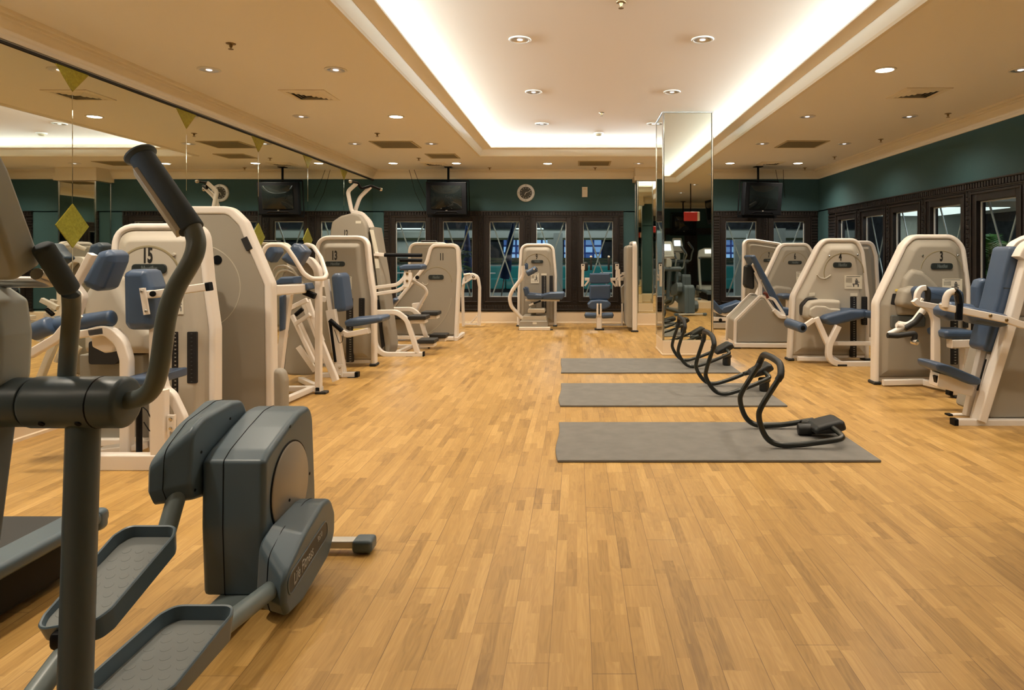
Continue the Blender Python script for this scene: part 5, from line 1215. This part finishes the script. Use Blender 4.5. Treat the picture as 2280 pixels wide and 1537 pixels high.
    # pedals: shallow foot trays with raised dots
    def pedal(xc, p0, p1, hi):
        A = (V(p1)-V(p0)); L = A.length; A.normalize(); up = V((1,0,0)).cross(A).normalized()
        F = Frame(p0, A, (1,0,0))           # a along the foot, b across; N = A x X
        if F.N.z < 0: F = Frame(p0, A, (-1,0,0))
        w = .100
        out = fillet([V((0,-w*.82)), V((.05,-w)), V((L-.05,-w)), V((L,-w*.8)), V((L,w*.8)), V((L-.05,w)), V((.05,w)), V((0,w*.82))], .05, 5, True)
        sgn = hi*(1 if F.B.x > 0 else -1) if abs(F.B.x) > .5 else hi
        def rim(q):
            k = max(0, min(1, (q[1]*sgn+.03)/.06)); e = max(0, min(1, (q[0]-L+.10)/.04)); return .012+.022*max(k, e)
        mb = MB(); lo = offset_poly(out, .02)
        rs = [[F.at(q[0], q[1], -.045) for q in lo], [F.at(q[0], q[1], -.038) for q in offset_poly(out, .008)], [F.at(q[0], q[1], rim(q)-.004) for q in out], [F.at(q[0], q[1], rim(q)) for q in offset_poly(out, .003)], [F.at(q[0], q[1], rim(q)-.002) for q in offset_poly(out, .008)], [F.at(q[0], q[1], -.006) for q in offset_poly(out, .013)]]
        mb.rings(rs); pd = t.part('pedal', mb, MATS['ct_grey'])
        mb = MB(); mb.prism(F, offset_poly(out, .014), -.010, -.003, .001); tm = t.part('tread', mb, MATS['tread_mat'], pd)
        mb = MB(); nA = int((L-.05)/.037)
        for i in range(nA):
            for j in range(-2, 3):
                b = j*.042+(.021 if i % 2 else 0); a = .03+i*.037
                if abs(b) > w-.028: continue
                c0 = F.at(a, b, -.0035); mb.lathe(c0, F.N, [(0,.0135),(.0011,.0122),(.0013,.0)], 14)
        t.part('grip_dots', mb, MATS['tread_mat'], pd)
        return F, L
    pedal((X0+.19), V((X0+.19,1.50,.262)), V((X0+.19,1.86,.268)), -1)
    pedal((X0-.19), V((X0-.19,1.86,.225)), V((X0-.19,2.25,.335)), 1)
    # pedal bars and swing levers
    for pts in ([V((X0+.17,2.36,.115)), V((X0+.17,1.95,.175)), V((X0+.18,1.5,.205)), V((X0+.19,1.32,.26))], [V((X0-.17,2.37,.475)), V((X0-.175,2.292,.325)), V((X0-.18,2.245,.245)), V((X0-.18,2.1,.205)), V((X0-.19,1.85,.165)), V((X0-.19,1.70,.10)), V((X0-.19,1.52,.085)), V((X0-.19,1.25,.22))]):
        mb = MB(); mb.tube(pts, .030, .15, 16, (1,0,0)); t.part('pedal_bar', mb, MATS['ct_tube'])
    mb = MB(); mb.box((X0-.19,1.87,.205), (.075,.06,.05), None, .015, 2); t.part('pedal_socket', mb, MATS['black'])
    mb = MB(); mb.cyl((X0+.19,1.40,.93), (X0+.19,1.37,.22), .031); t.part('swing_lever', mb, MATS['ct_grey'])
    mb = MB(); mb.cyl((X0-.19,1.40,.93), (X0-.19,1.28,.18), .031); t.part('swing_lever', mb, MATS['ct_grey'])
    # cross tube with pivots
    for x0, x1 in ((X0+.085, X0+.282), (X0-.282, X0-.085)):
        mb = MB(); mb.cyl((x0,1.40,.950), (x1,1.40,.950), .0525, .010, 28); pv = t.part('pivot_hub', mb, MATS['ct_grey'])
        for k in (.25, .62):
            mb = MB(); c = V((x0+(x1-x0)*k,1.40,.950))+V((0,-.75,-.66)).normalized()*.0515; mb.lathe(c, (0,-.75,-.66), [(0,.007),(.003,.006),(.003,0)], 10); t.part('bolt_hole', mb, MATS['black'], pv)
        mb = MB(); xe = x1-.055 if x1 > X0 else x0+.055; mb.lathe((xe,1.40,.950), (1,0,0), [(-.0012,.0505),(-.0012,.0532),(.0012,.0532),(.0012,.0505)], 28); t.part('hub_seam', mb, MATS['black'], pv)
    mb = MB(); mb.cyl((X0-.085,1.40,.950), (X0+.085,1.40,.950), .050, .002, 28); t.part('cross_tube', mb, MATS['ct_grey'])
    # long swing handles: profile measured on the right one
    hp = [(276,893,1.40),(312,887,1.395),(339,865,1.39),(354,820,1.385),(363,760,1.385),(369,715,1.385),(379,675,1.39),(394,637,1.40),(416,600,1.41),(432,568,1.42),(437,540,1.43),(432,518,1.435),(424,500,1.44)]
    for sg in (1, -1):
        def mir(p): return p if sg > 0 else V((2*X0-p.x, p.y+.12, p.z))
        mb = MB(); mb.tube(spline([mir(W(*q)) for q in hp], 4), .0188, 0, 18); hd = t.part('swing_handle', mb, MATS['ct_tube'])
        a, b = mir(W(428,512,1.44)), mir(W(316,350,1.47))
        mb = MB(); mb.cyl(a, b, .0255, .003, 20); gp = t.part('hand_grip', mb, MATS['ct_foam'])
        d = (b-a).normalized(); mb = MB(); mb.lathe(b-d*.002, d, [(0,.026),(.006,.033),(.010,.033),(.014,.027),(.014,0)], 22); t.part('grip_cap', mb, MATS['ct_grey'], gp)
        sdv = V((-.72,-.62,-.42)); sdv = (sdv-d*sdv.dot(d)).normalized()
        if sg < 0: sdv.x *= -1; sdv = (sdv-d*sdv.dot(d)).normalized()
        mb = MB(); mb.bar([a.lerp(b,.02)+sdv*.026, a.lerp(b,.86)+sdv*.026], .028, .010, 0, sdv); t.part('pulse_sensor', mb, MATS['sensor'], gp)
    # fixed handle
    for sg in (1, -1):
        def mir(p): return p if sg > 0 else V((2*X0-p.x, p.y, p.z))
        mb = MB(); mb.tube([mir(q) for q in (W(148,845,1.42), W(152,790,1.42), W(160,690,1.40), W(158,655,1.38))], .0165, .1, 16); t.part('fixed_handle', mb, MATS['ct_tube'])
        mb = MB(); mb.cyl(mir(W(158,650,1.38)), mir(W(92,545,1.32)), .020, .010, 18); t.part('hand_grip', mb, MATS['ct_foam'])
    # mast, console
    mb = MB(); mb.prism(Frame((X0,1.40,0)), fillet([V((-.09,.985)), V((.05,.985)), V((.055,1.09)), V((.045,1.16)), V((.0,1.19)), V((-.08,1.19))], .02, 4, True), -.05, .05, .02, .02); t.part('console_neck', mb, MATS['ct_shell'])
    mb = MB(); mb.cyl((X0,1.40,.95), (X0,1.40,1.06), .05, 0, 24); t.part('mast', mb, MATS['ct_grey'])
    Fc = Frame((X0,1.325,1.215), (-1,0,0), (0,-.48,1))     # console, screen side faces +Y
    o = [(-.145,.0),(.145,.0),(.148,.20),(.12,.40),(-.12,.40),(-.148,.20)]
    mb = MB(); mb.prism(Fc, fillet([V(q) for q in o], .025, 4, True), -.034, .034, .010, .012); cb = t.part('console', mb, MATS['ct_shell'])
    mb = MB(); mb.prism(Fc, fillet([V(q) for q in [(-.085,.16),(.085,.16),(.085,.32),(-.085,.32)]], .01, 2, True), .03, .038); t.part('display', mb, MATS['ct_screen'], cb)
    mb = MB()
    for i in range(5):
        for j in range(2): mb.box(Fc.at(-.07+.035*i, .06+.04*j, .037), (.024,.006,.016), None, .002, 1)
    t.part('keypad', mb, MATS['print_white'], cb)
    mb = MB(); mb.tube([Fc.at(-.135,-.01,.02), Fc.at(-.12,-.06,.08), Fc.at(.12,-.06,.08), Fc.at(.135,-.01,.02)], .012, .04, 10, Fc.N); t.part('console_rail', mb, MATS['brushed'], cb)
    # floor frame
    mb = MB(); mb.prism(Frame((X0,0,0),(0,1,0),(0,0,1)), [V((1.15,.02)), V((2.45,.02)), V((2.45,.055)), V((1.3,.06)), V((1.15,.06))], -.06, .06, .008, .008); t.part('floor_rail', mb, MATS['ct_tube'])
    mb = MB(); mb.bar([V((X0,1.25,.05)), V((X0,1.40,.96))], .07, .07, 0, (1,0,0)); t.part('front_mast', mb, MATS['ct_grey'])
    for y, w in ((2.885,.27), (1.2,.28)):
        mb = MB(); mb.bar([V((X0-w,y,.038)), V((X0+w,y,.038))], .032, .055, 0, (0,1,0), .006); st = t.part('stabilizer_bar', mb, MATS['stab'])
        for sg in (1, -1):
            mb = MB(); mb.box((X0+sg*(w+.035),y,.034), (.085,.085,.055), None, .016, 3); t.part('foot_cap', mb, MATS['ct_grey'], st)
    mb = MB(); mb.box((X0,2.87,.045), (.16,.06,.05), None, .01, 2); t.part('rear_bracket', mb, MATS['ct_dark'])
    return t
ct = cross_trainer('grey elliptical cross trainer with dimpled pedals in the left foreground')

# ------------------------------------------------------------------ treadmill beside it
def treadmill(label):
    t = Thing('treadmill', label, 'treadmill', (-2.3, 2.0, 0), 'treadmills')
    mb = MB(); mb.box((-2.30,1.9,.11), (.74,1.66,.15), None, .02, 2); t.part('deck_body', mb, MATS['black'])
    mb = MB(); mb.box((-2.30,1.95,.196), (.56,1.60,.012), None, .004, 1); t.part('running_belt', mb, mat('belt', (.020,.021,.022), .7) if 'belt' not in MATS else MATS['belt'])
    for sg in (1, -1):
        mb = MB(); mb.bar([V((-2.30+sg*.345,1.0,.205)), V((-2.30+sg*.345,2.76,.205))], .055, .13, 0, (1,0,0), .02); t.part('side_rail', mb, MATS['ct_grey'])
        mb = MB(); mb.box((-2.30+sg*.345,2.735,.195), (.135,.06,.085), None, .02, 3); t.part('rail_end_cap', mb, MATS['ct_grey'])
        mb = MB(); mb.box((-2.30+sg*.34,2.70,.07), (.07,.06,.14), None, .01, 1); t.part('rear_foot', mb, MATS['black'])
    mb = MB(); mb.prism(Frame((-2.3,0,0),(0,1,0),(0,0,1)), fillet([V((1.0,.04)), V((1.5,.04)), V((1.5,.22)), V((1.42,.30)), V((1.1,.32)), V((1.0,.2))], .05, 4, True), -.38, .38, .03, .03); t.part('motor_hood', mb, MATS['ct_shell'])
    for sg in (1, -1):
        x = -2.30+sg*.38
        mb = MB(); mb.bar([V((x,1.78,.16)), V((x-sg*.0,1.60,.62)), V((x-sg*.01,1.42,1.08))], .10, .06, .2, (1,0,0), .025); t.part('upright', mb, MATS['ct_shell'])
        mb = MB(); mb.tube([V((x-sg*.01,1.45,1.05)), V((x-sg*.01,1.80,1.02))], .02, 0, 12, (1,0,0)); t.part('handrail', mb, MATS['ct_foam'])
    mb = MB(); mb.prism(Frame((-2.3,1.42,1.06),(-1,0,0),(0,-.5,1)), fillet([V((-.40,0)), V((.40,0)), V((.36,.2)), V((.2,.27)), V((-.2,.27)), V((-.36,.2))], .04, 4, True), -.06, .03, .02, .03); cb = t.part('console', mb, MATS['ct_shell'])
    Fc = Frame((-2.3,1.42,1.06),(-1,0,0),(0,-.5,1)); mb = MB(); mb.prism(Fc, [V((-.2,.10)), V((.2,.10)), V((.2,.22)), V((-.2,.22))], .02, .033); t.part('display', mb, MATS['pale_glow'], cb)
    return t
tm = treadmill('grey treadmill with black deck at the left edge, behind the elliptical trainer')

# ------------------------------------------------------------------ behind the camera, seen in the pillar's mirror
structure('floor_platform', boxes((1.0, XR, YF, .9, 0, .15)), MATS['base_paint'])
def place(src, x, y, z, rz, label):
    c = copy_tree(src); c.location = (x, y, z); c.rotation_euler.z = rz; c['label'] = label; return c
place(ct.o, 2.262, 2.264, 0, math.radians(-9.5), 'second elliptical trainer with glowing screen, seen mirrored in the pillar')
place(tm.o, 1.75, -.3, .15, 0, 'treadmill on the cream platform at left in the pillar mirror'); place(tm.o, 3.6, -.3, .15, 0, 'treadmill on the cream platform at right in the pillar mirror')
place(ct.o, 2.75, -.5, .15, 0, 'elliptical trainer on the cream platform, seen in the pillar mirror')
tv = television(3.12, -2.6, 2.17, PI, math.radians(7), 'television hanging by the rear wall, seen in the pillar mirror')
television(3.2, .9, 2.30, math.radians(262), math.radians(7), 'television hanging over the platform, seen edge-on in the pillar mirror')
c = V((2.52, 2.1, 2.12)); t = Thing('exit_sign', 'red lit sign hanging from the ceiling, seen in the pillar mirror', 'sign', c)
mb = MB(); mb.box(c, (.30,.06,.20), None, .01, 1); t.part('sign_body', mb, MATS['red_sign']); mb = MB(); mb.cyl(c+V((0,0,.1)), V((c.x,c.y,ZC)), .012); t.part('rod', mb, MATS['black'])
mb = MB(); mb.box(c+V((.17,0,0)), (.05,.07,.20), None, .01, 1); t.part('end_cap', mb, MATS['white_plastic'])
Frr = Frame((0, YF+.002, 0), (-1,0,0), (0,0,1))
for i in range(4):
    p0 = -4.2+i*.95
    window(Frr, p0-.195, p0+.755, p0, p0+.56, .30, 2.083, .487, 1.89, 0)
structure('wall_behind_windows', boxes((XL, XR, YF-.35, YF-.3, 0, 3)), MATS['out_dark'])
# ------------------------------------------------------------------ lights
def light(name, kind, loc, rot, energy, col, **k):
    d = bpy.data.lights.new(name, kind); d.energy = energy; d.color = col
    for a, v in k.items(): setattr(d, a, v)
    o = bpy.data.objects.new(name, d); COL.objects.link(o); o.location = loc; o.rotation_euler = rot; return o
WARM = (1.0, .87, .69)
for i, (x, y, z, on) in enumerate(LAMPS):  # unlit fittings get a weaker spot too, added to fill the room
    light('downlight_and_fill', 'SPOT', (x, y, z-.02), (0,0,0), (95 if on else 42)*LK*(.55 if y < 1 else .85 if y < 3 else 1), WARM, spot_size=math.radians(140), spot_blend=.9, shadow_soft_size=.07)
COOL = (.74, .91, 1.0)
cy, cx = (OY0+OY1)/2, (OX0+OX1)/2; ly, lx = OY1-OY0+.5, OX1-OX0+.5
zl = ZC+.125
for loc, yaw, ln in (((OX0-.20, cy, zl), 0, ly), ((OX1+.20, cy, zl), PI, ly), ((cx, OY0-.20, zl), PI/2, lx), ((cx, OY1+.20, zl), -PI/2, lx)):
    # a row of tubes on the shelf, shining up and inwards over the lip
    R = Matrix.Rotation(yaw, 3, 'Z') @ Matrix.Rotation(math.radians(-118), 3, 'Y')
    o = light('cove_tube', 'AREA', loc, R.to_euler(), 26*ln*CK, COOL, shape='RECTANGLE', size=.05, size_y=ln)
# added fill lights without fittings for the terrace hall beyond the windows
for x, y, z, e in ((-5, 21, 4.5, 130), (0, 22, 4.5, 130), (5, 21, 4.5, 110), (8, 15, 2.6, 40), (6.0, 8.0, 2.9, 35), (6.2, 11, 3.6, 20)):
    light('terrace_fill', 'POINT', (x, y, z), (0,0,0), e*TK, (.85,.95,1.0), shadow_soft_size=.6)
w = bpy.data.worlds.new('night'); scene.world = w; w.use_nodes = True
w.node_tree.nodes['Background'].inputs[0].default_value = (.05,.08,.16,1); w.node_tree.nodes['Background'].inputs[1].default_value = .12
# ------------------------------------------------------------------ camera and view
cd = bpy.data.cameras.new('camera'); cam = bpy.data.objects.new('camera', cd); COL.objects.link(cam)
cam.location = CAM; cam.rotation_euler = (PI/2, 0, 0); cd.lens = 24; cd.sensor_width = 36; cd.sensor_fit = 'HORIZONTAL'
cd.shift_x = -(CX-1140)/2280; cd.shift_y = -(768.5-CY)/2280; cd.clip_start = .02; cd.clip_end = 100
scene.camera = cam
vs = scene.view_settings; scene.display_settings.display_device = 'sRGB'
vs.view_transform = 'Standard'; vs.look = 'None'; vs.exposure = EXPO; vs.gamma = 1; vs.use_curve_mapping = False
cy_ = scene.cycles; cy_.use_denoising = True; cy_.use_adaptive_sampling = True; cy_.adaptive_threshold = .02; cy_.max_bounces = 9; cy_.diffuse_bounces = 4; cy_.glossy_bounces = 5; cy_.transparent_max_bounces = 12; cy_.sample_clamp_indirect = 6; cy_.caustics_reflective = True; cy_.caustics_refractive = False
